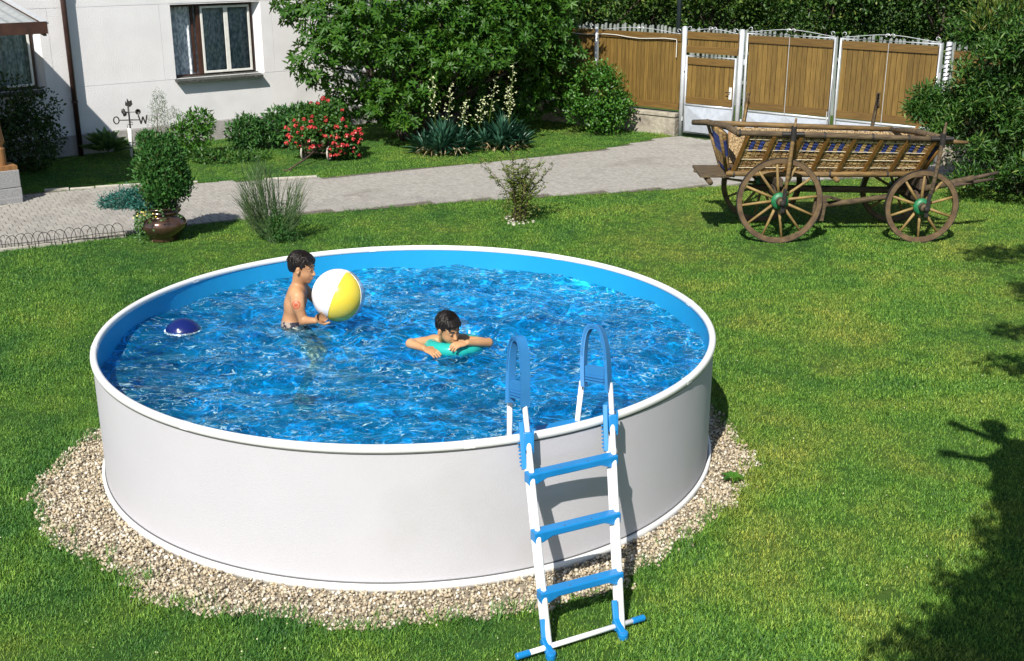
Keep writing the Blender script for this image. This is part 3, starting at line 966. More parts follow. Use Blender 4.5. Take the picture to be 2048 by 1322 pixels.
WZ = 0.765
wr = np.random.default_rng(21)
def waves(X, Y):
    P_ = np.stack([X.ravel(), Y.ravel()], -1)
    # the boys stir the water: warp the coordinates so that crests bend and break up
    wx = 0.16 * snoise(P_, 2.2, 5) + 0.05 * snoise(P_, 6.0, 6)
    wy = 0.16 * snoise(P_, 2.2, 7) + 0.05 * snoise(P_, 6.0, 8)
    Q = P_ + np.stack([wx, wy], -1)
    H = np.zeros(len(P_))
    for (lam, amp, nn, sharp) in ((1.1, .011, 7, 0), (.55, .0085, 9, .2), (.28, .0050, 12, .5), (.15, .0026, 14, .6), (.085, .0013, 16, .6), (.05, .0006, 16, .5)):
        k_ = 2 * math.pi / lam
        an = wr.uniform(0, 6.28, nn)
        ks = k_ * wr.uniform(.75, 1.35, nn)
        ph_ = wr.uniform(0, 6.28, nn)
        s = np.sin(Q[:, :1] * (ks * np.cos(an))[None] + Q[:, 1:] * (ks * np.sin(an) * 1.25)[None] + ph_[None]).sum(1) / math.sqrt(nn / 2)
        s = s * (1 - sharp) + sharp * (0.8 - 1.6 * np.abs(np.tanh(s * 1.1)))
        H += amp * s
    env = 0.85 + 0.35 * snoise(P_, 1.6, 9)
    for (cx, cy, ph0) in ((-.97, .5, 0.5), (.33, -.05, 2.)):
        d = np.hypot(P_[:, 0] - cx, P_[:, 1] - cy)
        H += .012 * np.sin(d * 22 + ph0) * np.exp(-((d - .35) / .35) ** 2)
    return (H * np.clip(env, .35, 1.3)).reshape(X.shape)
nr, na = 240, 860
rs = 2.268 * np.sqrt(np.linspace(0, 1, nr + 1)[1:]) ** 1.15
A_, R_ = np.meshgrid(np.linspace(0, 2 * math.pi, na, endpoint=False), rs)
X, Y = R_ * np.cos(A_), R_ * np.sin(A_)
Z = WZ + waves(X, Y)
V = np.stack([X, Y, Z], -1).reshape(-1, 3)
i_, k_ = np.meshgrid(np.arange(nr - 1), np.arange(na), indexing='ij')
k2 = (k_ + 1) % na
F = np.stack([i_ * na + k_, (i_ + 1) * na + k_, (i_ + 1) * na + k2, i_ * na + k2], -1).reshape(-1, 4)
crest = np.clip((Z - WZ - 0.004) / 0.02, 0, 1).reshape(-1)
# the surface is closed by a side skirt and a floor hidden under the liner, so that the water is a real body that absorbs light
nb = len(V); ang_ = np.linspace(0, 2 * math.pi, na, endpoint=False)
skirt = np.stack([2.281 * np.cos(ang_), 2.281 * np.sin(ang_), Z[-1]], -1)
floor_ = np.stack([2.281 * np.cos(ang_), 2.281 * np.sin(ang_), 0 * ang_ - .04], -1)
V = np.concatenate([V, skirt, floor_, [[0, 0, float(Z[0].mean())], [0, 0, -.04]]])
kk = np.arange(na); kn = (kk + 1) % na; e_ = (nr - 1) * na
F = np.concatenate([F, np.stack([e_ + kk, nb + kk, nb + kn, e_ + kn], -1), np.stack([nb + kk, nb + na + kk, nb + na + kn, nb + kn], -1),
                    np.stack([0 * kk + nb + 2 * na, kk, kn, kn], -1)[:, [0, 1, 2, 2]], np.stack([0 * kk + nb + 2 * na + 1, nb + na + kn, nb + na + kk, nb + na + kk], -1)])
me = bpy.data.meshes.new('water')
quads = [tuple(q) for q in F[:-2 * na].tolist()]; tris = [tuple(q[:3]) for q in F[-2 * na:].tolist()]
me.from_pydata(V.tolist(), [], quads + tris)
FOAM_GLINT = 0.75
def watermat():
    m, t, p = newmat('pool_water')
    N, L = t.nodes, t.links
    tc = N.new('ShaderNodeTexCoord')
    def nz(scale, detail, typ='FBM', dist=0.0, st=(1, 1.5, 1)):
        mp = N.new('ShaderNodeMapping'); mp.inputs['Scale'].default_value = st
        n = N.new('ShaderNodeTexNoise'); n.noise_type = typ
        n.inputs['Scale'].default_value = scale; n.inputs['Detail'].default_value = detail; n.inputs['Distortion'].default_value = dist
        L.new(tc.outputs['Object'], mp.inputs[0]); L.new(mp.outputs[0], n.inputs['Vector'])
        return n.outputs[0]
    bp = N.new('ShaderNodeBump'); bp.inputs['Distance'].default_value = 0.006; bp.inputs['Strength'].default_value = 0.16
    L.new(nz(28, 3, dist=.6), bp.inputs['Height'])
    refr = N.new('ShaderNodeBsdfRefraction'); refr.inputs['IOR'].default_value = 1.33; refr.inputs['Roughness'].default_value = 0.0
    refr.inputs[0].default_value = (0.9, 0.97, 1, 1)
    tr = N.new('ShaderNodeBsdfTransparent'); tr.inputs[0].default_value = (0.9, 0.97, 1, 1)
    gl_ = N.new('ShaderNodeBsdfGlossy'); gl_.inputs['Roughness'].default_value = 0.04; gl_.inputs[0].default_value = (0.60, 0.90, 1.0, 1)
    fr = N.new('ShaderNodeFresnel'); fr.inputs[0].default_value = 1.33
    for n in (refr, gl_, fr):
        L.new(bp.outputs[0], n.inputs['Normal'])
    m1 = N.new('ShaderNodeMixShader'); m1.inputs[0].default_value = 0.5
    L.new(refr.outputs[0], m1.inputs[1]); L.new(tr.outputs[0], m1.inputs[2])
    m2 = N.new('ShaderNodeMixShader')
    L.new(fr.outputs[0], m2.inputs[0]); L.new(m1.outputs[0], m2.inputs[1]); L.new(gl_.outputs[0], m2.inputs[2])
    # thin pale streaks: highlights and caustics painted as colour, along with air bubbles
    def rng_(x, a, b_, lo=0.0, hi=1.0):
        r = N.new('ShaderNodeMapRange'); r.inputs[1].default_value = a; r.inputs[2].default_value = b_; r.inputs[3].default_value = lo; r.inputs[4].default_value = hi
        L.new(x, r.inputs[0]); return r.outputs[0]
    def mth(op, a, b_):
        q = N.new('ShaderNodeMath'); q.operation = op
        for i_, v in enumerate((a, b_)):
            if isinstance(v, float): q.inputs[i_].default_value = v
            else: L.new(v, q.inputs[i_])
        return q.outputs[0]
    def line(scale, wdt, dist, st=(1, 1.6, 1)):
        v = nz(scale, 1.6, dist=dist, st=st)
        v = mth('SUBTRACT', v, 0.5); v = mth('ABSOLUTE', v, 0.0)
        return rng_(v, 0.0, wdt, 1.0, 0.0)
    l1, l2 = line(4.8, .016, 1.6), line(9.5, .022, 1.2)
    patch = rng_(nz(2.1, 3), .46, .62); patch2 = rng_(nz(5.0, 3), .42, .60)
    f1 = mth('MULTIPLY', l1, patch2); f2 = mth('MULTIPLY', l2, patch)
    fm = mth('MAXIMUM', f1, f2); fm = mth('MULTIPLY', fm, rng_(nz(13, 2), .40, .52)); fm = mth('MULTIPLY', fm, FOAM_GLINT)
    # caustic net painted into the transparent tint, cast onto the liner with the sunlight
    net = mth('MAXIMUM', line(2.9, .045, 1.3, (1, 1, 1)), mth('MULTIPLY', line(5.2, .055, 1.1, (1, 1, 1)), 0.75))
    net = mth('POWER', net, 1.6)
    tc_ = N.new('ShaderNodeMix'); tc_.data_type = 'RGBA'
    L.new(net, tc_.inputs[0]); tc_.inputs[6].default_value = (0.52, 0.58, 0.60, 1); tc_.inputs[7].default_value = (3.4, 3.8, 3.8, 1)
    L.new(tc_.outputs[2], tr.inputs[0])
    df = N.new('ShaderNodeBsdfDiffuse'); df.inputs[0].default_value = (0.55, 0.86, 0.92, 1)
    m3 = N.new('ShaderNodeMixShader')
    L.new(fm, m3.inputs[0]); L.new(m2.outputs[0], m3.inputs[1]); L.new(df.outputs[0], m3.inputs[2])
    # faint milkiness of the stirred upper layer
    d2 = N.new('ShaderNodeBsdfDiffuse'); d2.inputs[0].default_value = (0.012, 0.37, 0.64, 1)
    m4 = N.new('ShaderNodeMixShader'); L.new(mth('MULTIPLY', rng_(nz(4.0, 5, dist=1.0), .30, .66), 0.17), m4.inputs[0])
    L.new(m3.outputs[0], m4.inputs[1]); L.new(d2.outputs[0], m4.inputs[2])
    L.new(m4.outputs[0], N['Material Output'].inputs[0])
    ab = N.new('ShaderNodeVolumeAbsorption'); ab.inputs[0].default_value = (0.01, 0.75, 0.86, 1); ab.inputs['Density'].default_value = 1.0
    L.new(ab.outputs[0], N['Material Output'].inputs['Volume'])
    return m
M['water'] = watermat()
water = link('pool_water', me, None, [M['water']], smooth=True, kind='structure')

# ------------------------------------------------------------------ ladder
M['lad_white'] = mat('white_ladder_tube', (0.86, 0.86, 0.87), (0.82, 0.82, 0.83), rough=0.3, scale=4, coat=.2)
M['lad_blue'] = mat('blue_plastic', (0.010, 0.215, 0.54), (0.008, 0.185, 0.47), rough=0.33, scale=5, coat=.15)
M['lad_hand'] = mat('blue_grip_plastic', (0.035, 0.20, 0.47), (0.030, 0.175, 0.42), rough=0.38, scale=5)
lad = thing('pool_ladder', 'white tube pool ladder with blue steps and handles hooked over the pool wall', 'ladder', (1.2, -2.87, 0))
O = Vector((1.2, -2.87, 0))
LF, RF = Vector((.998, -2.995, .0)), Vector((1.412, -2.800, 0))
LT, RT = Vector((.875, -2.155, 1.0)), Vector((1.395, -1.885, 1.0))
def stl(p, q, z):
    return p + (q - p) * z
BK = Vector((-.030, .046, 0))
handle_top = {}
for nm, p, q, ztop in (('L', LF, LT, 1.17), ('R', RF, RT, 1.14)):
    b = MB()
    # front tube in an oval section, slimmer guide tube behind it
    b.tube([stl(p, q, .03) - O, stl(p, q, ztop) - O], .0165, 14)
    b.build('stile', M['lad_white'], lad, smooth=True)
    b = MB(); b.tube([stl(p, q, .12) + BK - O, stl(p, q, .88) + BK - O], .0125, 12)
    b.tube([stl(p, q, .12) + BK * .5 - O, stl(p, q, .88) + BK * .5 - O], .007, 8)
    b.build('guide_tube', M['lad_white'], lad, smooth=True)
    # boot
    f = stl(p, q, 0) - O
    b = MB()
    b.prism([(.030 * math.cos(t) + f.x, .030 * math.sin(t) * 1.15 + f.y) for t in np.linspace(0, 2 * math.pi, 20, endpoint=False)], 0, .045)
    b.build('foot_boot', M['lad_blue'], lad, bevel=.008)
    b = MB(); bb = f + BK
    b.bar(bb + Vector((0, .0, .02)), bb + Vector((-.012, .09, .165)), .034, .028); b.bar(f + Vector((0, 0, .022)), bb + Vector((-.01, .03, .075)), .04, .04)
    b.build('boot_bracket', M['lad_blue'], lad, bevel=.006)
    # saddle that hooks over the rail
    c1, c2 = stl(p, q, .97) - O, stl(p, q, .80) - O
    b = MB()
    b.bar(c1 + Vector((0, -.0, .03)), c1 + Vector((.004, -.03, -.075)), .052, .05)
    b.build('saddle', M['lad_blue'], lad, bevel=.008)
    b = MB(); b.bar(c1 + BK * 1.1 + Vector((-.008, 0, .07)), c2 + BK * 1.1 + Vector((-.01, 0, 0)), .028, .034)
    for k in range(9):
        z_ = k / 9
        pp = (c1 + BK * 1.1 + Vector((-.008, 0, -.02))).lerp(c2 + BK * 1.1 + Vector((-.01, 0, 0)), z_)
        b.box(pp + Vector((-.018, .004, 0)), (.012, .02, .006))
    b.bar(c1 + Vector((.03, .0, .05)), c1 + Vector((.03, -.02, -.09)), .012, .05)
    b.box(c1 + Vector((-.01, .09, .035)), (.05, .12, .03))
    b.build('saddle_rack', M['lad_blue'], lad, bevel=.004)
# handles: an arch of wide band with ribs, one leg on the outer stile, the other on the inner leg
def handle(po, pi, pt, wd):
    """po outer bottom, pi inner bottom, pt apex (world); band of width wd"""
    po, pi, pt = po - O, pi - O, pt - O
    ax = (pi - po); ax.normalize()
    up = (pt - (po + pi) / 2); H_ = up.length; up.normalize()
    side = ax.cross(up); side.normalize()
    half = (pi - po).length / 2
    mid = (po + pi) / 2
    outline_o, outline_i = [], []
    n_ = 28
    for k in range(n_ + 1):
        t_ = k / n_
        # rounded arch profile (superellipse)
        an = math.pi * t_
        cx, sx = math.cos(an), math.sin(an)
        xo = half * (abs(cx) ** .75) * (1 if cx >= 0 else -1)
        zo = H_ * (sx ** .62)
        if k in (0, n_):
            zo = 0
        outline_o.append(mid - ax * xo + up * zo)
        xi = (half - .024) * (abs(cx) ** .75) * (1 if cx >= 0 else -1)
        zi = (H_ - .030) * (sx ** .62)
        outline_i.append(mid - ax * xi + up * zi)
    b = MB()
    vs, fs = [], []
    for s in (-1, 1):
        vs += [p_ + side * s * wd / 2 for p_ in outline_o]
        vs += [p_ + side * s * wd / 2 * .8 for p_ in outline_i]
    m_ = n_ + 1
    for k in range(n_):
        fs += [(k, k + 1, m_ + k + 1, m_ + k), (2 * m_ + k, 3 * m_ + k, 3 * m_ + k + 1, 2 * m_ + k + 1),
               (k, 2 * m_ + k, 2 * m_ + k + 1, k + 1), (m_ + k, m_ + k + 1, 3 * m_ + k + 1, 3 * m_ + k)]
    fs += [(0, m_, 3 * m_, 2 * m_), (n_, 2 * m_ + n_, 3 * m_ + n_, m_ + n_)]
    b.add(vs, fs)
    h = b.build('handle', M['lad_hand'], lad, smooth=False)
    b = MB()
    for j, ins in enumerate((.005, .011, .017)):      # raised ribs on both faces
        for s in (-1, 1):
            pts = [o_.lerp(i_p, ins / .026) + side * s * (wd / 2 + .0005) for o_, i_p in zip(outline_o[3:-3], outline_i[3:-3])]
            b.tube(pts, .0016, 4)
    b.build('grip_rib', M['lad_hand'], h)
    b = MB()
    for j in range(6):
        z_ = .045 + j * .017
        b.bar(mid - ax * (half - .03) + up * z_, mid + ax * (half - .03) + up * z_, wd * .72, .010)
    b.bar(mid - ax * (half - .03) + up * .09, mid + ax * (half - .03) + up * .09, wd * .6, .10)
    b.build('grip_bridge', M['lad_hand'], h)
    return h
hL = handle(Vector((.868, -2.075, 1.115)), Vector((.770, -1.935, 1.09)), Vector((.822, -1.91, 1.505)), .062)
hR = handle(Vector((1.388, -1.80, 1.105)), Vector((1.225, -1.70, 1.10)), Vector((1.300, -1.60, 1.475)), .062)
for p, q in ((Vector((.772, -1.93, 1.13)), Vector((.764, -1.60, .03))), (Vector((1.222, -1.69, 1.13)), Vector((1.150, -1.42, .03)))):
    b = MB(); b.tube([p - O, q - O], .0165, 12); b.build('inner_leg', M['lad_white'], lad, smooth=True)
for z in (.72, .45, .18):
    p, q = Vector((.772, -1.93, 1.13)).lerp(Vector((.764, -1.60, .03)), 1 - z), Vector((1.222, -1.69, 1.13)).lerp(Vector((1.150, -1.42, .03)), 1 - z)
    b = MB(); b.bar(p - O, q - O, .07, .03); b.build('inner_step', M['lad_blue'], lad, bevel=.006)
for z in (.775, .515, .255):
    p, q = stl(LF, LT, z) - O, stl(RF, RT, z) - O
    d = (q - p).normalized()
    b = MB()
    # dog-bone tread: deep ends, slimmer middle
    st = [(-.045, .066, .068), (.05, .072, .070), (.09, .070, .062), (.17, .070, .044), (.5, .070, .044), (.83, .070, .044), (.91, .070, .062), (.95, .072, .070), (1.045, .066, .068)]
    Ln = (q - p).length
    yv = Vector((0, 0, 1)).cross(d); yv.normalize()
    vs, fs = [], []
    for (t_, wd, th) in st:
        c_ = p + (q - p) * t_ if 0 <= t_ <= 1 else p + d * (t_ * Ln)
        c_ = c_ + Vector(BK) * .35
        top = .034
        for sy, zz in ((-1, top), (1, top), (1, top - th), (-1, top - th)):
            vs.append(c_ + yv * sy * wd / 2 + Vector((0, 0, zz)))
    for i in range(len(st) - 1):
        for k in range(4):
            k2_ = (k + 1) % 4
            fs.append((i * 4 + k, i * 4 + k2_, (i + 1) * 4 + k2_, (i + 1) * 4 + k))
    fs += [(3, 2, 1, 0), tuple((len(st) - 1) * 4 + k for k in range(4))]
    b.add(vs, fs)
    b.build('step', M['lad_blue'], lad, bevel=.007)
    b = MB()
    for t_ in (.33, .67):
        b.lathe([(0, .002), (.004, .002), (.005, 0)], 10, p + (q - p) * t_ + Vector((0, 0, .034)))
    b.build('step_screw', M['groove'], lad)
cb0, cb1 = Vector((.815, -3.045, .050)) - O, Vector((1.538, -2.665, .050)) - O
b = MB(); b.tube([cb0, cb1], .0155, 12); b.build('cross_bar', M['lad_white'], lad, smooth=True)
for p, s in ((cb0, 1), (cb1, -1)):
    d = (cb1 - cb0).normalized() * s
    b = MB(); b.tube([p - d * .008, p + d * .075], .0185, 12); b.build('end_cap', M['lad_blue'], lad, bevel=.003)

# ------------------------------------------------------------------ bodies: distance fields turned into one continuous surface
class SDF:
    def __init__(s, lo, hi, h):
        s.lo = np.array(lo, float); s.h = h
        s.n = np.ceil((np.array(hi, float) - s.lo) / h).astype(int) + 1
        s.F = np.full(s.n, 0.25, np.float32)
    def _sub(s, lo, hi, pad):
        a_ = np.maximum(np.floor((np.minimum(lo, hi) - pad - s.lo) / s.h).astype(int), 0)
        b_ = np.minimum(np.ceil((np.maximum(lo, hi) + pad - s.lo) / s.h).astype(int) + 1, s.n)
        if np.any(b_ <= a_):
            return None
        ax = [s.lo[i] + s.h * np.arange(a_[i], b_[i], dtype=np.float32) for i in range(3)]
        Pg = np.stack(np.meshgrid(*ax, indexing='ij'), -1).astype(np.float32)
        return tuple(slice(a_[i], b_[i]) for i in range(3)), Pg
    def _mix(s, sl_, d, k, mode):
        f = s.F[sl_]
        if mode == 'add':
            h_ = np.maximum(k - np.abs(f - d), 0) / max(k, 1e-6)
            s.F[sl_] = np.minimum(f, d) - h_ * h_ * k * .25
        else:
            h_ = np.maximum(k - np.abs(f + d), 0) / max(k, 1e-6)
            s.F[sl_] = np.maximum(f, -d) + h_ * h_ * k * .25
    def cone(s, a_, b_, ra, rb, k=.02, mode='add'):
        a_, b_ = np.array(a_, float), np.array(b_, float)
        r = s._sub(a_, b_, max(ra, rb) + k + .012)
        if r is None: return s
        sl_, P_ = r
        ab = b_ - a_
        t_ = np.clip(((P_ - a_) @ ab) / (ab @ ab + 1e-12), 0, 1)
        d = np.linalg.norm(P_ - a_ - t_[..., None] * ab, axis=-1) - (ra + (rb - ra) * t_)
        s._mix(sl_, d, k, mode)
        return s
    def ell(s, c, r_, M_=None, k=.02, mode='add', noise=None):
        c, r_ = np.array(c, float), np.array(r_, float)
        m_ = r_.max()
        r = s._sub(c - m_, c + m_, k + .012)
        if r is None: return s
        sl_, P_ = r
        q = P_ - c
        if M_ is not None:
            q = q @ M_            # columns of M_ are the local axes
        k0 = np.linalg.norm(q / r_, axis=-1); k1 = np.linalg.norm(q / (r_ * r_), axis=-1)
        d = k0 * (k0 - 1) / np.maximum(k1, 1e-6)
        if noise is not None:
            d = d + noise(q)
        s._mix(sl_, d, k, mode)
        return s
    def mesh(s, name):
        F_ = s.F; h = s.h
        S = F_ < 0
        nx, ny, nz = F_.shape
        cnt = np.zeros((nx - 1, ny - 1, nz - 1), np.int8)
        for dx in (0, 1):
            for dy in (0, 1):
                for dz in (0, 1):
                    cnt += S[dx:nx - 1 + dx, dy:ny - 1 + dy, dz:nz - 1 + dz]
        act = (cnt > 0) & (cnt < 8)
        idx = np.full(act.shape, -1, np.int64)
        I = np.argwhere(act)
        idx[act] = np.arange(len(I))
        acc = np.zeros((len(I), 3)); num = np.zeros(len(I))
        cor = [(dx, dy, dz) for dx in (0, 1) for dy in (0, 1) for dz in (0, 1)]
        for i, p in enumerate(cor):
            for j in range(i + 1, 8):
                q = cor[j]
                if sum(abs(p[k] - q[k]) for k in range(3)) != 1:
                    continue
                fa = F_[I[:, 0] + p[0], I[:, 1] + p[1], I[:, 2] + p[2]]
                fb = F_[I[:, 0] + q[0], I[:, 1] + q[1], I[:, 2] + q[2]]
                cr_ = (fa < 0) != (fb < 0)
                t_ = np.where(cr_, fa / np.where(cr_, fa - fb, 1), 0)
                pt = np.array(p) + t_[:, None] * (np.array(q) - np.array(p))
                acc += pt * cr_[:, None]; num += cr_
        V_ = s.lo + h * (I + acc / np.maximum(num, 1)[:, None])
        quads = []
        for ax in range(3):
            sl0 = [slice(None)] * 3; sl1 = [slice(None)] * 3
            sl0[ax] = slice(0, -1); sl1[ax] = slice(1, None)
            a_, b_ = S[tuple(sl0)], S[tuple(sl1)]
            E_ = np.argwhere(a_ != b_)
            o1, o2 = (ax + 1) % 3, (ax + 2) % 3
            E_ = E_[(E_[:, o1] > 0) & (E_[:, o2] > 0) & (E_[:, o1] < F_.shape[o1] - 1) & (E_[:, o2] < F_.shape[o2] - 1)]
            sg = a_[E_[:, 0], E_[:, 1], E_[:, 2]]
            def cell(u_, v_):
                e_ = E_.copy(); e_[:, o1] -= u_; e_[:, o2] -= v_
                return idx[e_[:, 0], e_[:, 1], e_[:, 2]]
            q = np.stack([cell(1, 1), cell(0, 1), cell(0, 0), cell(1, 0)], -1)
            q[~sg] = q[~sg][:, ::-1]
            quads.append(q)
        Q = np.concatenate(quads)
        Q = Q[(Q >= 0).all(1)]
        return np_mesh(name, V_, Q)

def basis(f, up=(0, 0, 1)):
    f = np.array(f, float); f /= np.linalg.norm(f)
    u = np.array(up, float); u = u - f * (u @ f); u /= np.linalg.norm(u)
    l = np.cross(u, f)
    return np.stack([f, l, u], 1)     # columns: forward, left, up

def head(S, c, B, s):
    """head about c; s = height of the head in metres divided by 0.24"""
    def W(p):
        return np.array(c) + B @ (np.array(p, float) * s)
    E = lambda p, r, k=.02, mode='add': S.ell(W(p), np.array(r) * s, B, k * s, mode)
    K = lambda p, q, ra, rb, k=.015, mode='add': S.cone(W(p), W(q), ra * s, rb * s, k * s, mode)
    E((-.012, 0, .030), (.098, .078, .088))
    E((.036, 0, -.040), (.056, .056, .072), .03)
    E((.030, .030, -.040), (.04, .026, .03), .02); E((.030, -.030, -.040), (.04, .026, .03), .02)
    E((.062, 0, -.096), (.022, .022, .016), .02)
    K((.078, 0, .012), (.104, 0, -.030), .008, .011, .012)
    E((.098, 0, -.034), (.013, .015, .010), .008)
    E((.086, 0, -.060), (.011, .021, .008), .006); E((.084, 0, -.072), (.011, .018, .008), .006)
    K((.100, -.020, -.0655), (.100, .020, -.0655), .0028, .0028, .003, 'sub')
    for sy in (-1, 1):
        E((.090, sy * .030, .004), (.014, .017, .011), .012, 'sub')
        E((.076, sy * .030, .002), (.013, .014, .012), .003)
        K((.083, sy * .014, .022), (.072, sy * .046, .020), .007, .006, .008)
        E((-.004, sy * .081, -.012), (.017, .009, .029), .006)
        E((.000, sy * .089, -.010), (.009, .005, .017), .004, 'sub')
    return W

def head_extras(parent, c, B, s, org, hairmat, browmat, seed=0, closed=False):
    def W(p):
        return np.array(c) + B @ (np.array(p, float) * s)
    lo = np.array(c) - .16 * s; hi = np.array(c) + .16 * s
    S = SDF(lo, hi, .0032)
    r_ = np.random.default_rng(seed)
    def nz(q):
        ang = np.arctan2(q[..., 1], q[..., 0] + .03 * s)
        el_ = np.arctan2(q[..., 2], np.hypot(q[..., 0], q[..., 1]))
        v = np.sin(ang * 23 + 3 * np.sin(el_ * 5 + 1)) * .5 + np.sin(ang * 41 + 4 * np.sin(el_ * 7)) * .35 + np.sin(el_ * 31 + ang * 9) * .25
        return v * .0032 * s
    S.ell(W((-.020, 0, .042)), np.array((.100, .086, .090)) * s, B, .01, 'add', nz)
    S.ell(W((-.064, 0, -.004)), np.array((.042, .062, .056)) * s, B, .03, 'add', nz)
    for sy in (-1, 1):   # sideburns and hair above the ears
        S.cone(W((.012, sy * .074, .03)), W((.018, sy * .072, .004)), .010 * s, .004 * s, .010)
    # clear the face and the ears
    S.ell(W((.122, 0, -.030)), np.array((.104, .12, .092)) * s, B, .012, 'sub')
    for sy in (-1, 1):
        S.ell(W((.0, sy * .088, -.020)), np.array((.028, .022, .040)) * s, B, .008, 'sub')
    S.ell(W((-.01, 0, -.098)), np.array((.11, .12, .060)) * s, B, .02, 'sub')
    # wet fringe: locks lying on the forehead
    for k in range(15):
        y = -.056 + .112 * k / 14 + r_.uniform(-.003, .003)
        x = math.sqrt(max(0, 1 - (y / .082) ** 2)) * .084
        tip = r_.uniform(.044, .066) - (0.010 if abs(y) > .045 else 0)
        S.cone(W((x * .76 - .012, y * .9, .100)), W((x + .002, y * 1.02, .074)), .010 * s, .007 * s, .01)
        S.cone(W((x + .002, y * 1.02, .074)), W((x + .006, y * 1.06 + r_.uniform(-.006, .006), tip)), .0065 * s, .0030 * s, .004)
    me = S.mesh('hair')
    me.transform(Matrix.Translation(-Vector(org)))
    link('hair', me, parent, [hairmat], smooth=True)
    hb = MB()
    for k in range(420):       # loose wet strands over the cap of hair
        az_ = r_.uniform(-math.pi, math.pi); e0 = r_.uniform(.35, 1.45); de = r_.uniform(.35, .8)
        pts = []
        for q in range(5):
            el_ = e0 - de * q / 4; aq = az_ + .12 * math.sin(q + k)
            lift = 1.035 + (.07 * (q / 4) ** 2 if k % 3 == 0 else .012)
            if el_ < -.25 and abs(aq) < 1.2: break
            p = (-.020 + .100 * lift * math.cos(el_) * math.cos(aq), .086 * lift * math.cos(el_) * math.sin(aq), .042 + .090 * lift * math.sin(el_))
            if (p[0] > .03 and p[2] < .072) or p[2] < -.03 or (abs(p[1]) > .06 and p[2] < .012): break
            pts.append(Vector(W(p)) - Vector(org))
        if len(pts) > 2:
            hb.tube(pts, [.0026 * s * (1 - .7 * i_ / (len(pts) - 1)) for i_ in range(len(pts))], 3)
    hb.build('hair_strands', hairmat, parent, kind='stuff')
    b = MB()
    for sy in (-1, 1):
        pts = [Vector(W(p)) - Vector(org) for p in ((.0905, sy * .012, .027), (.0895, sy * .024, .033), (.083, sy * .040, .031), (.076, sy * .050, .025))]
        b.tube(pts, [.0032 * s, .0042 * s, .0036 * s, .0016 * s], 6)
    b.build('eyebrow', browmat, parent, smooth=True)
    for sy in (-1, 1):
        b = MB()
        pts = [Vector(W(p)) - Vector(org) for p in ((.0875, sy * .018, .0015), (.0905, sy * .027, .0045), (.0885, sy * .036, .0035), (.083, sy * .043, -.001))]
        b.tube(pts, [.0014 * s, .0028 * s, .0028 * s, .0012 * s], 6)
        b.build('eyelash', browmat, parent, smooth=True)
        if not closed:
            b = MB(); e_ = Vector(W((.0825, sy * .029, .000))) - Vector(org)
            b.lathe([(0, -.0065 * s), (.005 * s, -.004 * s), (.0065 * s, 0), (.005 * s, .004 * s), (0, .0065 * s)], 10, e_)
            b.build('eye', M['iris'], parent, smooth=True)
    b = MB()
    pts = [Vector(W(p)) - Vector(org) for p in ((.0885, -.018, -.0655), (.0955, -.008, -.0645), (.0955, .008, -.0645), (.0885, .018, -.0655))]
    b.tube(pts, [.0018 * s, .0034 * s, .0034 * s, .0018 * s], 6)
    b.build('lips', M['lip'], parent, smooth=True)

def hand(S, wrist, mid, nrm, thumb_side, s=1.0, curl=.35, spread=.12, targets=None):
    """palm from wrist towards mid, back of the hand facing nrm; fingers curl away from nrm"""
    wrist, mid, nrm = np.array(wrist, float), np.array(mid, float), np.array(nrm, float)
    f = mid - wrist; f /= np.linalg.norm(f)
    nrm = nrm - f * (nrm @ f); nrm /= np.linalg.norm(nrm)
    sd_ = np.cross(nrm, f) * thumb_side
    B = np.stack([f, sd_, nrm], 1)
    pc = wrist + f * .042 * s
    S.ell(pc, np.array((.042, .034, .013)) * s, B, .010)
    S.ell(pc + f * .018 * s, np.array((.030, .036, .012)) * s, B, .008)
    for i, (off, ln) in enumerate(((.027, .052), (.009, .060), (-.010, .056), (-.028, .044))):
        base = wrist + (f * .072 + sd_ * off) * s
        d1 = f + sd_ * (off * spread * 40) * .35 - nrm * curl * .6
        d1 /= np.linalg.norm(d1)
        p1 = base + d1 * ln * .5 * s
        d2 = f * (1 - curl * .5) + sd_ * (off * spread * 40) * .35 - nrm * curl * 1.5
        d2 /= np.linalg.norm(d2)
        p2 = p1 + d2 * ln * .5 * s
        S.cone(base, p1, .0088 * s, .0080 * s, .005); S.cone(p1, p2, .0080 * s, .0066 * s, .002)
    t0 = wrist + (f * .022 + sd_ * .026) * s
    t1 = t0 + (f * .020 + sd_ * .024 - nrm * .006) * s
    t2 = t1 + (f * .026 + sd_ * .010 - nrm * .012) * s
    S.cone(t0, t1, .012 * s, .010 * s, .010); S.cone(t1, t2, .0095 * s, .0075 * s, .003)

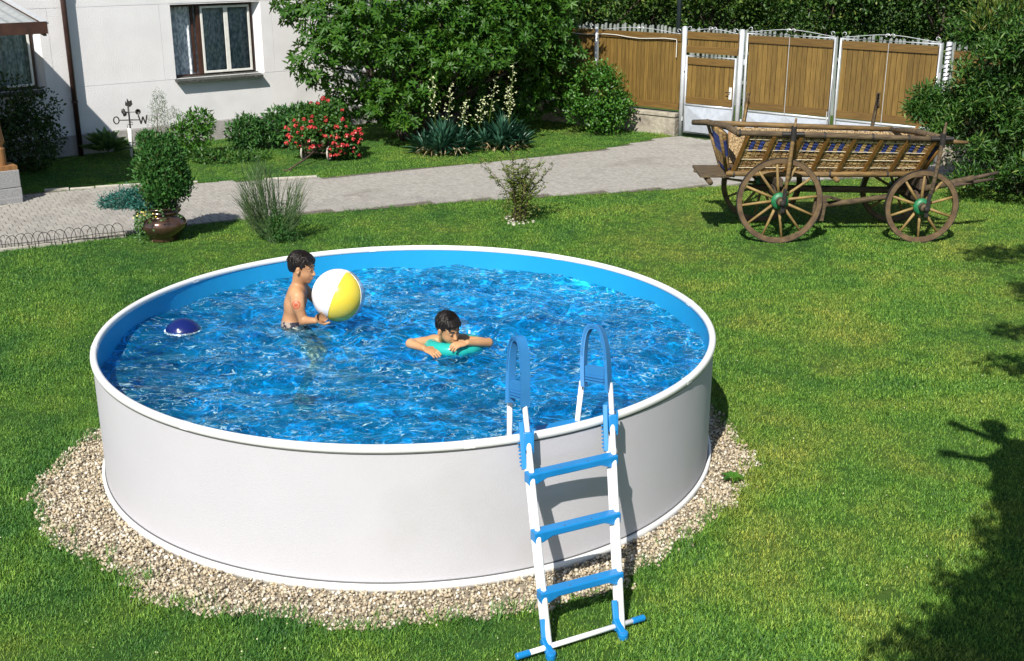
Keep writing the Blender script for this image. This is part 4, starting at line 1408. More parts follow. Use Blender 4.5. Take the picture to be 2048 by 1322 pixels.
def skinmat(name, a, b_, mark=None):
    m, t, p = newmat(name)
    N, L = t.nodes, t.links
    tc = N.new('ShaderNodeTexCoord')
    nz = N.new('ShaderNodeTexNoise'); nz.inputs['Scale'].default_value = 9; nz.inputs['Detail'].default_value = 5
    L.new(tc.outputs['Object'], nz.inputs['Vector'])
    cr = N.new('ShaderNodeValToRGB')
    nz.inputs['Scale'].default_value = 5; cr.color_ramp.elements[0].position = .33; cr.color_ramp.elements[0].color = (*a, 1)
    cr.color_ramp.elements[1].position = .68; cr.color_ramp.elements[1].color = (*b_, 1)
    L.new(nz.outputs['Fac'], cr.inputs[0])
    out = cr.outputs[0]
    if mark:
        # a round red transfer picture printed on the upper arm
        c_, r0 = mark
        vm = N.new('ShaderNodeVectorMath'); vm.operation = 'DISTANCE'; vm.inputs[1].default_value = c_
        L.new(tc.outputs['Object'], vm.inputs[0])
        wv = N.new('ShaderNodeTexNoise'); wv.inputs['Scale'].default_value = 90
        L.new(tc.outputs['Object'], wv.inputs['Vector'])
        md = N.new('ShaderNodeMath'); md.operation = 'MULTIPLY_ADD'; md.inputs[1].default_value = .012; 
        L.new(wv.outputs['Fac'], md.inputs[0]); L.new(vm.outputs['Value'], md.inputs[2])
        r2 = N.new('ShaderNodeValToRGB'); r2.color_ramp.interpolation = 'CONSTANT'
        e = r2.color_ramp.elements
        e[0].color = (1, 1, 1, 1); e[0].position = 0; e[1].position = (r0 + .006) / .1; e[1].color = (0, 0, 0, 1)
        x = e.new((r0 * .45 + .006) / .1); x.color = (.25, .25, .25, 1); x = e.new((r0 * .75 + .006) / .1); x.color = (.9, .9, .9, 1)
        sc2 = N.new('ShaderNodeMath'); sc2.operation = 'MULTIPLY'; sc2.inputs[1].default_value = 10
        L.new(md.outputs[0], sc2.inputs[0]); L.new(sc2.outputs[0], r2.inputs[0])
        mx = N.new('ShaderNodeMix'); mx.data_type = 'RGBA'
        L.new(r2.outputs[0], mx.inputs[0]); L.new(out, mx.inputs[6]); mx.inputs[7].default_value = (.45, .07, .03, 1)
        out = mx.outputs[2]
    L.new(out, p.inputs['Base Color'])
    p.inputs['Roughness'].default_value = .52
    p.inputs['Subsurface Weight'].default_value = .06
    p.inputs['Subsurface Radius'].default_value = (.02, .008, .004)
    p.inputs['Subsurface Scale'].default_value = .5
    p.inputs['Coat Weight'].default_value = .05
    p.inputs['Coat Roughness'].default_value = .25
    b2 = N.new('ShaderNodeBump'); b2.inputs['Distance'].default_value = .0012
    n2 = N.new('ShaderNodeTexNoise'); n2.inputs['Scale'].default_value = 60
    L.new(tc.outputs['Object'], n2.inputs['Vector']); L.new(n2.outputs['Fac'], b2.inputs['Height']); L.new(b2.outputs[0], p.inputs['Normal'])
    return m
M['hair'] = mat('wet_dark_hair', (0.012, 0.008, 0.006), (0.004, 0.003, 0.0025), rough=0.45, spec=.35, scale=14, bump=0.003, bscale=70, stretch=(1, 1, .3))
M['brow'] = mat('dark_brow', (0.02, 0.013, 0.01), rough=.7)
M['iris'] = mat('dark_eye', (0.02, 0.012, 0.01), rough=.15)
M['lip'] = mat('lip', (0.42, 0.13, 0.09), rough=.4)

# ---- boy with the ball
B1O = (-.94, .54, 0.02)
M['skin1'] = skinmat('tanned_skin', (.33, .155, .070), (.52, .28, .14), ((-.925 + .94, .350 - .54, .985 - .02), .034))
M['skin2'] = skinmat('pale_tanned_skin', (.44, .225, .10), (.56, .315, .16))
boy1 = thing('person', 'boy standing waist deep in the pool hugging a big beach ball to his face', 'person', B1O)
f1 = basis((.95, -.20, -.17), (.22, 0, 1))
c1 = np.array((-.896, .545, 1.238))
S = SDF((-1.16, .28, .0), (-.54, .86, 1.42), .0046)
head(S, c1, f1, 1.03)
S.cone((-.922, .545, 1.18), (-.940, .555, 1.06), .048, .055, .03)
S.cone((-.945, .49, 1.045), (-.940, .62, 1.045), .052, .052, .03)
S.ell((-.955, .555, .975), (.080, .128, .11), None, .05)
S.ell((-.990, .555, .88), (.072, .110, .12), None, .06)
S.ell((-1.005, .55, .78), (.080, .118, .08), None, .05)
S.cone((-.925, .440, 1.025), (-.92, .400, .965), .054, .048, .03)
S.cone((-.925, .395, .985), (-.880, .380, .845), .046, .037, .03)
S.cone((-.880, .380, .845), (-.772, .312, .865), .037, .025, .015)
S.cone((-.915, .660, 1.035), (-.86, .705, .95), .044, .036, .03)
S.cone((-.86, .705, .95), (-.80, .72, .86), .036, .030, .02)
S.cone((-.80, .72, .86), (-.70, .665, .875), .030, .021, .012)
hand(S, (-.768, .310, .866), (-.668, .256, .936), (-.30, -.85, -.25), -1, 1.18, .30, .16)
hand(S, (-.705, .668, .873), (-.61, .645, .90), (.1, .6, -.7), 1, 1.1, .35)
for sy in (-.060, .062):
    S.cone((-1.0, .55 + sy, .74), (-.79, .53 + sy * 1.5, .50), .068, .048, .03)
    S.cone((-.79, .53 + sy * 1.5, .50), (-.99, .55 + sy * 1.4, .12), .046, .028, .015)
    S.cone((-.995, .55 + sy * 1.4, .072), (-.90, .55 + sy * 1.6, .045), .030, .022, .02)
S.cone((-.955, .470, 1.02), (-.985, .475, .90), .018, .012, .03)          # shoulder blade ridge
me = S.mesh('person'); me.transform(Matrix.Translation(-Vector(B1O)))
link('body', me, boy1, [M['skin1']], smooth=True)
head_extras(boy1, c1, f1, 1.03, B1O, M['hair'], M['brow'], 3)
M['trunks'] = mat('patterned_swim_cloth', (.30, .24, .20), (.018, .018, .035), rough=.7, scale=32, fac=(.48, .52))
S = SDF((-1.13, .36, .50), (-.82, .76, .86), .006)
S.ell((-1.005, .55, .775), (.088, .127, .072), None, .03)
for sy in (-.062, .064):
    S.cone((-1.0, .55 + sy, .74), (-.88, .54 + sy * 1.25, .60), .080, .070, .02)
S.ell((-1.0, .55, .875), (.2, .2, .035), None, .003, 'sub')
me = S.mesh('swim_trunks'); me.transform(Matrix.Translation(-Vector(B1O)))
link('swim_trunks', me, boy1, [M['trunks']], smooth=True)

# ---- boy on the swimming ring
B2O = (.30, .05, .02)
boy2 = thing('person', 'boy leaning on the teal swimming ring with elbows out and chin on his hand', 'person', B2O)
f2 = basis((.60, -.72, -.30), (-.02, -.10, 1))
c2 = np.array((.307, -.165, .962))
S = SDF((-.08, -.40, .40), (.70, 1.08, 1.12), .0050)
head(S, c2, f2, .99)
S.cone((.290, -.135, .91), (.275, -.03, .835), .046, .050, .03)
S.cone((.19, .0, .800), (.40, .01, .800), .050, .050, .03)
S.ell((.295, .04, .74), (.110, .070, .10), None, .05)
S.ell((.300, .11, .655), (.096, .085, .085), None, .06)
S.ell((.305, .22, .60), (.105, .095, .075), None, .05)
S.cone((.185, -.005, .805), (.02, -.085, .815), .046, .036, .03)
S.cone((.012, -.095, .818), (.122, -.215, .822), .037, .025, .012)
S.cone((.41, .0, .805), (.60, -.07, .815), .046, .036, .03)
S.cone((.604, -.085, .822), (.452, -.222, .868), .037, .025, .012)
hand(S, (.125, -.217, .822), (.215, -.285, .812), (.25, -.35, .9), 1, 1.15, .40, .12)
hand(S, (.452, -.222, .868), (.378, -.262, .868), (-.1, -.25, .95), -1, 1.15, .62, .20)
for sy in (-.06, .06):
    S.cone((.305 + sy, .25, .59), (.305 + sy * 1.7, .58, .52), .064, .046, .03)
    S.cone((.305 + sy * 1.7, .58, .52), (.305 + sy * 1.5, .88, .50), .044, .027, .015)
    S.cone((.305 + sy * 1.5, .90, .50), (.305 + sy * 1.7, 1.0, .46), .027, .018, .02)
me = S.mesh('person'); me.transform(Matrix.Translation(-Vector(B2O)))
link('body', me, boy2, [M['skin2']], smooth=True)
head_extras(boy2, c2, f2, .99, B2O, M['hair'], M['brow'], 5, closed=True)
M['trunks2'] = mat('navy_swim_cloth', (.015, .02, .07), (.01, .012, .04), rough=.7)
S = SDF((.12, .06, .42), (.50, .54, .74), .007)
S.ell((.305, .22, .60), (.114, .104, .083), None, .03)
for sy in (-.06, .06):
    S.cone((.305 + sy, .25, .59), (.305 + sy * 1.4, .44, .55), .074, .064, .02)
me = S.mesh('swim_trunks'); me.transform(Matrix.Translation(-Vector(B2O)))
link('swim_trunks', me, boy2, [M['trunks2']], smooth=True)

# ---- ring, ball, floating dome
def plasticmat(name, col, alpha=1.0, rough=.25):
    m, t, p = newmat(name)
    N, L = t.nodes, t.links
    p.inputs['Base Color'].default_value = (*col, 1); p.inputs['Roughness'].default_value = rough
    p.inputs['Coat Weight'].default_value = .3; p.inputs['Coat Roughness'].default_value = .1
    if alpha < 1:
        tr = N.new('ShaderNodeBsdfTransparent'); tr.inputs[0].default_value = (*[min(1, .75 + .25 * c) for c in col], 1)
        mx = N.new('ShaderNodeMixShader'); mx.inputs[0].default_value = 1 - alpha
        L.new(p.outputs[0], mx.inputs[1]); L.new(tr.outputs[0], mx.inputs[2]); L.new(mx.outputs[0], N['Material Output'].inputs[0])
    return m
M['teal'] = plasticmat('teal_vinyl', (.02, .46, .40), .86)
M['ball_white'] = plasticmat('white_vinyl', (.86, .84, .84))
M['ball_yellow'] = plasticmat('yellow_vinyl', (.74, .575, .05))
M['ball_clear'] = plasticmat('clear_vinyl', (.62, .74, .86), .38)
M['dome'] = plasticmat('navy_vinyl', (.006, .014, .115))
rg = thing('swim_ring', 'translucent teal inflatable swimming ring around the second boy', 'swim ring', (.345, -.035, .783))
b = MB()
n1, n2 = 64, 20
vs = []
for i in range(n1):
    an = 2 * math.pi * i / n1
    for j in range(n2):
        bt = 2 * math.pi * j / n2
        rr_ = .058 * (1 + .02 * math.sin(an * 14))
        r_ = .178 + rr_ * math.cos(bt)
        vs.append((r_ * math.cos(an), r_ * math.sin(an), rr_ * .95 * math.sin(bt) - .020 * math.sin(an)))
fs = [(i * n2 + j, ((i + 1) % n1) * n2 + j, ((i + 1) % n1) * n2 + (j + 1) % n2, i * n2 + (j + 1) % n2) for i in range(n1) for j in range(n2)]
b.add(vs, fs); b.build('ring_tube', M['teal'], rg, smooth=True)
b = MB(); b.tube([(.11, .12, .055), (.112, .125, .078)], .009, 8); b.build('valve', M['ball_white'], rg)

ball = thing('beach_ball', 'large beach ball with white, yellow and clear panels held by the standing boy', 'beach ball', (-.60, .45, 1.035))
RB = .212
axis = Vector((.36, .06, .93)).normalized()
vdir = Vector((1.4, -9.0, 2.7)).normalized()
bx = (vdir - axis * vdir.dot(axis)).normalized()
by = axis.cross(bx)
BM_ = Matrix((bx, by, axis)).transposed()
cols5 = ['ball_white', 'ball_yellow', 'ball_clear', 'ball_yellow', 'ball_white']
start = R(-11)
# longitude measured from the direction facing the camera, growing towards the right of the picture
for k in range(5):
    l0 = start + R(72) * (k - 1); l1 = l0 + R(72)
    b = MB(); vs, fs = [], []
    ni, nj = 24, 10
    for i in range(ni + 1):
        th = math.pi * (i / ni) * .97 + math.pi * .015
        for j in range(nj + 1):
            lo_ = l0 + (l1 - l0) * j / nj
            edge = abs(j / nj - .5) * 2
            r_ = RB * (1 - .018 * edge ** 6)
            vs.append(BM_ @ Vector((r_ * math.sin(th) * math.cos(lo_), r_ * math.sin(th) * math.sin(lo_), r_ * math.cos(th))))
    for i in range(ni):
        for j in range(nj):
            q = i * (nj + 1) + j
            fs.append((q, q + nj + 1, q + nj + 2, q + 1))
    b.add(vs, fs); b.build('panel', M[cols5[k]], ball, smooth=True)
    pts = [BM_ @ Vector((RB * .984 * math.sin(th) * math.cos(l0), RB * .984 * math.sin(th) * math.sin(l0), RB * .984 * math.cos(th))) for th in np.linspace(.04, 3.1, 28)]
    b = MB(); b.tube(pts, .0028, 5); b.build('seam', M['ball_white'], ball, smooth=True)
for s in (1, -1):
    b = MB(); b.lathe([(0, .004), (.020, .002), (.026, -.003)], 16, axis * RB * s, BM_ if s > 0 else BM_ @ Matrix.Rotation(math.pi, 3, 'X')); b.build('end_disc', M['ball_white'], ball, smooth=True)

dm = thing('floating_dome', 'dark blue floating dome with a thin white rim near the left side of the pool', 'pool float', (-1.853, .40, .765))
b = MB(); b.lathe([(.001, .088), (.04, .083), (.08, .066), (.115, .040), (.136, .012), (.139, .0), (.12, -.03), (.001, -.05)], 36); b.build('float_body', M['dome'], dm, smooth=True)
b = MB(); b.lathe([(.138, .000), (.146, -.002), (.148, -.010), (.138, -.014)], 36); b.build('white_rim', M['ball_white'], dm, smooth=True)
b = MB(); b.lathe([(0, .016), (.008, .014), (.011, .006), (.012, 0)], 12, (-.004, -.116, .030), Matrix.Rotation(R(48), 3, 'X')); b.build('highlight_knob', M['ball_white'], dm, smooth=True)  # white knob that also stands in for the sun highlight on the dome

# ------------------------------------------------------------------ old hay cart with wicker body
M['cart_gold'] = mat('cart_board_golden', (0.25, 0.125, 0.032), (0.16, 0.078, 0.02), rough=0.55, scale=5, stretch=(6, 6, 1), objvar=0.12, bump=.001, bscale=30)
M['cart_pole'] = mat('cart_peeled_pole', (0.235, 0.145, 0.048), (0.105, 0.066, 0.028), rough=0.7, scale=7, stretch=(.8, 5, 5), objvar=0.1, bump=.003, bscale=22)
M['cart_grey'] = mat('cart_weathered_wood', (0.125, 0.088, 0.045), (0.05, 0.034, 0.02), rough=0.85, scale=9, stretch=(.8, 5, 5), bump=.003, bscale=40)
M['cart_dark'] = mat('cart_dark_wood', (0.10, 0.065, 0.04), (0.04, 0.028, 0.02), rough=0.85, scale=9, bump=.002)
M['rim_wood'] = mat('wheel_rim_wood', (0.145, 0.092, 0.044), (0.075, 0.046, 0.024), rough=0.75, scale=9, bump=.002, bscale=40)
M['spoke'] = mat('wheel_spoke_wood', (0.29, 0.195, 0.066), (0.17, 0.11, 0.04), rough=0.65, scale=9, objvar=.1)
M['hub_green'] = mat('green_hub_paint', (0.02, 0.20, 0.075), (0.013, 0.12, 0.05), rough=0.45, scale=20)
M['wicker'] = mat('straw_wicker', (0.50, 0.34, 0.15), (0.20, 0.11, 0.04), rough=0.7, scale=16, objvar=.22, fac=(.38, .6), bump=.003, bscale=60)
M['wicker_blue'] = mat('blue_painted_wicker', (0.045, 0.075, 0.30), (0.025, 0.04, 0.17), rough=0.6, scale=20, objvar=.15)
M['wicker_lining'] = mat('wicker_weave', (0.42, 0.30, 0.15), (0.12, 0.075, 0.035), rough=.85, scale=70, fac=(.42, .58), stretch=(1, 1, .6), bump=.006, bscale=90)
M['twine'] = mat('pale_twine', (0.70, 0.62, 0.46), (0.5, 0.42, 0.3), rough=.9, scale=30)
cart = thing('hay_cart', 'old wooden four wheeled hay cart with wicker sides parked on the lawn before the gate', 'cart', (4.18, 6.15, 0))
def wheel(x, y, Rw, ns, out, tilt=0.0, phase=0.0):
    h = bpy.data.objects.new('wheel', None); C.objects.link(h); h.parent = cart
    h.location = (x, y, Rw); h.rotation_euler = (tilt, 0, 0)
    fw_, tw = .062, .052
    b = MB(); n_ = 64; vs = []; fs = []
    for k in range(n_):
        an = 2 * math.pi * k / n_
        for (r_, yy) in ((Rw - .006, -tw / 2), (Rw - .006, tw / 2), (Rw - .006 - fw_, tw / 2 * .9), (Rw - .006 - fw_, -tw / 2 * .9)):
            vs.append((r_ * math.cos(an), yy, r_ * math.sin(an)))
    for k in range(n_):
        for i in range(4):
            fs.append((k * 4 + i, ((k + 1) % n_) * 4 + i, ((k + 1) % n_) * 4 + (i + 1) % 4, k * 4 + (i + 1) % 4))
    b.add(vs, fs); b.build('felloe_rim', M['rim_wood'], h, bevel=.004)
    b = MB(); vs = []; fs = []
    for k in range(n_):
        an = 2 * math.pi * k / n_
        for (r_, yy) in ((Rw, -tw / 2 - .001), (Rw, tw / 2 + .001), (Rw - .007, tw / 2 + .001), (Rw - .007, -tw / 2 - .001)):
            vs.append((r_ * math.cos(an), yy, r_ * math.sin(an)))
    for k in range(n_):
        for i in range(4):
            fs.append((k * 4 + i, ((k + 1) % n_) * 4 + i, ((k + 1) % n_) * 4 + (i + 1) % 4, k * 4 + (i + 1) % 4))
    b.add(vs, fs); b.build('iron_tyre', M['iron'], h)
    for k in range(ns):
        an = 2 * math.pi * k / ns + phase
        d = Vector((math.cos(an), 0, math.sin(an)))
        b = MB(); b.tube([d * .06 + Vector((0, out * .03, 0)), d * (.06 + (Rw - .12) * .4) + Vector((0, out * .02, 0)), d * (Rw - .062)], [.021, .0185, .0155], 8)
        b.build('spoke', M['spoke'], h, smooth=True)
    b = MB(); b.lathe([(0, -.10), (.055, -.10), (.070, -.07), (.098, -.03), (.108, .01), (.104, .045), (.058, .055)], 24, (0, 0, 0), Matrix.Rotation(R(90) * out, 3, 'X')); b.build('hub', M['hub_green'], h, smooth=True)
    b = MB(); b.lathe([(.056, .05), (.052, .12), (.050, .15), (.034, .155), (.030, .19), (0, .19)], 20, (0, 0, 0), Matrix.Rotation(R(90) * out, 3, 'X')); b.build('hub_nose', M['cart_grey'], h, smooth=True)
    b = MB(); b.lathe([(.053, .10), (.056, .10), (.056, .125), (.053, .125)], 20, (0, 0, 0), Matrix.Rotation(R(90) * out, 3, 'X'))
    b.lathe([(0, .215), (.026, .21), (.032, .185), (.032, .155)], 14, (0, 0, 0), Matrix.Rotation(R(90) * out, 3, 'X'))
    b.build('hub_iron', M['iron'], h)
    return h
YF = 1.12                     # far side wheels
wheel(0, 0, .545, 12, 1, R(-2.5), .12); wheel(1.82, .02, .467, 10, 1, R(-2.5), .3)
wheel(0, YF, .545, 12, -1, R(2.5), .4); wheel(1.82, YF, .467, 10, -1, R(2.5), .1)
def cpart(name, m, bev=0.0, smooth=False):
    def f(b):
        return b.build(name, M[m], cart, bevel=bev, smooth=smooth)
    return f
b = MB(); b.tube([(0, .02, .545), (0, YF - .02, .545)], .035, 10); cpart('axle', 'cart_dark')(b)
b = MB(); b.tube([(1.82, .04, .467), (1.82, YF - .02, .467)], .03, 10); cpart('axle', 'cart_dark')(b)
b = MB(); b.bar((0, .12, .64), (0, YF - .12, .64), .11, .12); cpart('axle_beam', 'cart_dark', .008)(b)
b = MB(); b.bar((1.82, .12, .57), (1.82, YF - .12, .57), .11, .13); cpart('axle_beam', 'cart_dark', .008)(b)
b = MB(); b.bar((0, .05, .76), (0, YF - .05, .76), .09, .10); cpart('bolster', 'cart_dark', .008)(b)
b = MB(); b.bar((1.82, .05, .745), (1.82, YF - .05, .745), .09, .14); cpart('bolster', 'cart_dark', .008)(b)
b = MB(); b.tube([(-.30, YF / 2, .60), (1.9, YF / 2, .56)], .045, 8); cpart('reach_pole', 'cart_grey')(b)
b = MB(); b.tube([(.68, .42, .40), (1.0, .40, .44), (1.55, .36, .53)], [.042, .040, .036], 8); cpart('splinter_bar', 'cart_grey', smooth=True)(b)
b = MB(); b.bar((.70, .30, .53), (.92, .44, .45), .05, .035); cpart('drag_hook', 'cart_dark', .006)(b)
b = MB(); b.bar((.55, .08, .60), (.52, .08, .27), .16, .055, up=(0, 1, 0)); cpart('brake_block', 'cart_grey', .008)(b)
b = MB(); b.tube([(.5, .1, .85), (.53, .1, .72), (.55, .1, .60)], .009, 6); cpart('brake_hanger', 'iron')(b)
for (p, q, r1, r2) in (((1.86, .50, .56), (2.55, .30, .78), .045, .038), ((2.45, .34, .74), (2.92, .45, .82), .030, .022), ((2.3, .30, .68), (2.85, .40, .745), .030, .020)):
    b = MB(); b.tube([p, q], [r1, r2], 8); cpart('draw_pole', 'cart_grey' if r1 > .04 else 'cart_dark', smooth=True)(b)
# body: bottom side poles, top rails
yb0, yb1 = .27, .86           # bottom, near and far
yt0, yt1 = -.02, 1.10         # top, near and far
xb0, xb1 = -.60, 1.86
xt0, xt1 = -.62, 2.08
zb, zt0, zt1 = .865, 1.41, 1.325
def zt(x):
    return zt0 + (zt1 - zt0) * (x - xt0) / (xt1 - xt0)
for y in (yb0, yb1):
    b = MB(); b.tube([(xb0 - .05, y, zb - .02), (.6, y, zb - .035), (xb1 + .05, y, zb - .03)], .038, 10); cpart('side_pole', 'cart_pole', smooth=True)(b)
b = MB(); b.tube([(xt0 + .02, yt0, zt0), (.4, yt0, zt(.4) + .004), (1.3, yt0, zt(1.3)), (xt1, yt0, zt1)], [.034, .040, .038, .030], 10); cpart('top_rail', 'cart_grey', smooth=True)(b)
b = MB(); b.tube([(-.98, yt1, zt0 - .04), (.4, yt1, zt(.4) - .06), (1.7, yt1, zt(1.7) - .06)], [.034, .038, .034], 10); cpart('top_rail', 'cart_pole', smooth=True)(b)
b = MB(); b.tube([(-.98, yt1, zt0 - .04), (-.80, yt1 - .15, zt0 - .02), (-.62, .45, zt0 + .0), (-.56, yt0, zt0 - .02)], [.036, .042, .044, .036], 8); cpart('rear_top_bar', 'cart_grey', smooth=True)(b)
b = MB(); b.tube([(1.66, yt1, zt1 - .05), (1.9, .7, zt1 - .02), (2.1, yt0 + .02, zt1 - .0)], [.03, .042, .03], 8); cpart('front_top_bar', 'cart_grey', smooth=True)(b)
b = MB(); b.tube([(2.02, yt0 + .01, zt1 - .02), (2.32, yt0 + .06, zt1 - .05)], [.03, .024], 8); cpart('rail_end', 'cart_pole', smooth=True)(b)
b = MB()
for x in (-.56, .12, .5, 1.1, 1.55, 1.95):
    b.lathe([(.042, -.012), (.047, -.012), (.047, .012), (.042, .012)], 12, (x, yt0, zt(x)), Matrix.Rotation(R(90), 3, 'Y'))
for x in (-.55, .68, 1.42):
    b.lathe([(.039, -.012), (.044, -.012), (.044, .012), (.039, .012)], 12, (x, yb0, zb - .03), Matrix.Rotation(R(90), 3, 'Y'))
cpart('iron_band', 'iron')(b)
# rear shelf plank and floor
b = MB(); b.bar((-.93, .72, .80), (-.60, .30, .80), .20, .035); b.lohi((-.98, .25, .79), (-.60, .95, .825)); cpart('rear_plank', 'cart_grey', .006)(b)
b = MB(); b.lohi((xb0, yb0, .83), (xb1, yb1, .855)); cpart('floor_board', 'cart_dark')(b)
b = MB(); b.tube([(-.86, .15, .745), (-.86, 1.0, .745)], .035, 8); cpart('rear_cross_pole', 'cart_grey', smooth=True)(b)
b = MB(); b.tube([(.76, .15, .775), (.76, 1.0, .775)], .032, 8); cpart('cross_pole', 'cart_pole', smooth=True)(b)
def side_pt(x, s, far_=False, inset=0.0):
    """s from 0 at the bottom pole to 1 at the top rail"""
    y0, y1 = (yb1, yt1) if far_ else (yb0, yt0)
    sg = 1 if far_ else -1
    return Vector((x + .10 * s, y0 + (y1 - y0) * s - sg * inset, zb + .01 + (zt(x) - .03 - (.06 if far_ else 0) - zb - .01) * s))
for far_ in (False, True):
    sg = 1 if far_ else -1
    for k in range(8):
        x = -.56 + k * .335
        b = MB(); b.bar(side_pt(x, -.03, far_, -.012), side_pt(x, 1.0, far_, -.012), .050, .022, up=(0, sg * .9, -.4)); b.build('side_slat', M['cart_gold'], cart, bevel=.003)
    # lining: bundled straw-coloured rods between the slats
    for k in range(7):
        for j in range(5):
            x = -.56 + .335 * k + .052 + j * .058
            blue = (j % 2 == 1) or (k in (0, 6) and j == 3)
            segs = [(0, .56, 'wicker'), (.56, .86, 'wicker_blue'), (.86, .97, 'wicker')] if blue else [(0, .97, 'wicker')]
            for (s0, s1, mm) in segs:
                n_ = max(3, int((s1 - s0) * 24))
                b = MB()
                cuts = [s0] + sorted(s0 + (s1 - s0) * (q + random.uniform(-.38, .38)) / n_ for q in range(1, n_)) + [s1]
                for q in range(n_):
                    sa, sb = cuts[q], cuts[q + 1]
                    jx = random.uniform(-.002, .002)
                    pa, pb = side_pt(x + jx, sa, far_, .014), side_pt(x + jx, sb, far_, .014)
                    b.bar(pa, pb, .053 if q % 2 else .047, (.024 if q % 2 else .019) * random.uniform(.85, 1.15), up=(0, sg * .9, -.4))
                b.build('wicker_rod', M[mm], cart, bevel=.004)
    for s in (.10, .34, .60, .90):
        b = MB(); pts = []
        for q in range(90):
            x = -.55 + 2.38 * q / 89
            p = side_pt(x, s + random.uniform(-.006, .006), far_, .003 * math.sin(q * 1.9) - .002)
            pts.append(p)
        b.tube(pts, .0045, 5); b.build('twine', M['twine'], cart)
    b = MB(); A1, A2, A3, A4 = side_pt(-.58, 0, far_, .045), side_pt(1.82, 0, far_, .045), side_pt(1.86, .99, far_, .045), side_pt(-.55, .99, far_, .045)
    b.add([A1, A2, A3, A4], [(0, 1, 2, 3)]); b.build('basket_lining', M['wicker_lining'], cart)
# woven ends
def end_panel(xb, xt, name):
    n_ = 15
    for k in range(n_):
        u_ = (k + .5) / n_
        y0 = yb0 + .02 + (yb1 - yb0 - .04) * u_; y1 = yt0 + .04 + (yt1 - yt0 - .08) * u_
        for (s0, s1, mm) in ((0, .10, 'wicker_blue'), (.10, .42, 'wicker'), (.42, .84, 'wicker_blue'), (.84, .97, 'wicker')):
            pts, rr_ = [], []
            for q in range(7):
                s = s0 + (s1 - s0) * q / 6
                pts.append((xb + (xt - xb) * s, y0 + (y1 - y0) * s, zb + (zt(xt) - .02 - zb) * s)); rr_.append(.024 if q % 2 else .028)
            b = MB(); b.tube(pts, rr_, 6, caps=False); b.build(name, M[mm], cart, smooth=True)
end_panel(-.62, -.74, 'end_rod'); end_panel(1.84, 1.98, 'end_rod')
b = MB()
for (xb, xt) in ((-.60, -.70), (1.82, 1.94)):
    b.add([(xb, yb0, zb), (xb, yb1, zb), (xt, yt1, zt(xt) - .02), (xt, yt0, zt(xt) - .02)], [(0, 1, 2, 3)])
b.build('end_lining', M['wicker_lining'], cart)
for y0, y1 in ((yb0, yt0 + .02), (yb1, yt1 - .02)):
    b = MB(); b.tube([(-.64, y0, zb), (-.80, y1, zt0)], .022, 8); b.build('end_post', M['cart_pole'], cart, smooth=True)
    b = MB(); b.tube([(1.88, y0, zb), (2.02, y1, zt1)], .022, 8); b.build('end_post', M['cart_gold'], cart, smooth=True)
# standards leaning from the hubs over the top rail
for (x0, x1, far_, zh, ztop) in ((.02, .10, False, .53, 1.60), (1.84, 1.96, False, .47, 1.55), (-.30, -.25, True, .9, 1.60), (1.45, 1.48, True, .9, 1.55)):
    y0 = YF + .12 if far_ else -.14
    y1 = YF + .02 if far_ else -.075
    b = MB(); b.tube([(x0, y0, zh), (x0 + (x1 - x0) * .4, y0, zh + .35), (x1, y1, zh + .85), (x1 + .02, y1 + .01, ztop)], [.018, .026, .026, .012], 8)
    b.build('standard', M['cart_pole' if x0 < 1 else 'cart_grey'], cart, smooth=True)
    if far_:
        continue
    b = MB(); b.bar((x0 - .01, y0 - .012, zh - .10), (x0 + .01, y0 - .012, zh + .20), .045, .02, up=(0, 1, 0)); b.build('standard_iron', M['iron'], cart)
    b = MB(); b.lathe([(.030, -.09), (.036, -.09), (.036, .09), (.030, .09)], 12, (x1, y1, (zt0 if x0 < 1 else zt1))); b.build('standard_ring', M['iron'], cart)
    b = MB(); b.tube([(x1 - .14, -.05 if not far_ else YF, zt(x1) + .012), (x1 + .14, -.05 if not far_ else YF, zt(x1) + .012)], .026, 8); b.build('rope_lashing', M['iron'], cart)

# ------------------------------------------------------------------ foliage helpers
def leaves(name, base, axis, nrm, L_, W_, m, parent=None, kind=None, fold=.25, rnd=None, droop=.12, wide=.45):
    """one mesh of leaves: base points, leaf directions, face normals, lengths, widths"""
    n = len(base)
    axis = norm(axis)
    side = norm(np.cross(axis, nrm)); up = np.cross(side, axis)
    L_ = np.broadcast_to(np.asarray(L_, float), (n,))[:, None]; W_ = np.broadcast_to(np.asarray(W_, float), (n,))[:, None]
    mid = base + axis * L_ * wide
    l = mid + side * W_ / 2 + up * W_ * fold
    r = mid - side * W_ / 2 + up * W_ * fold
    t = base + axis * L_ - up * L_ * droop
    V = np.stack([base, l, t, r], 1).reshape(-1, 3)
    i = np.arange(n) * 4
    F = np.stack([np.stack([i, i + 2, i + 1], -1), np.stack([i, i + 3, i + 2], -1)], 1).reshape(-1, 3)
    if rnd is None:
        rnd = rng.uniform(0, 1, n)
    return link(name, np_mesh(name, V, F, np.repeat(rnd, 2)), parent, [M[m]], kind=kind)

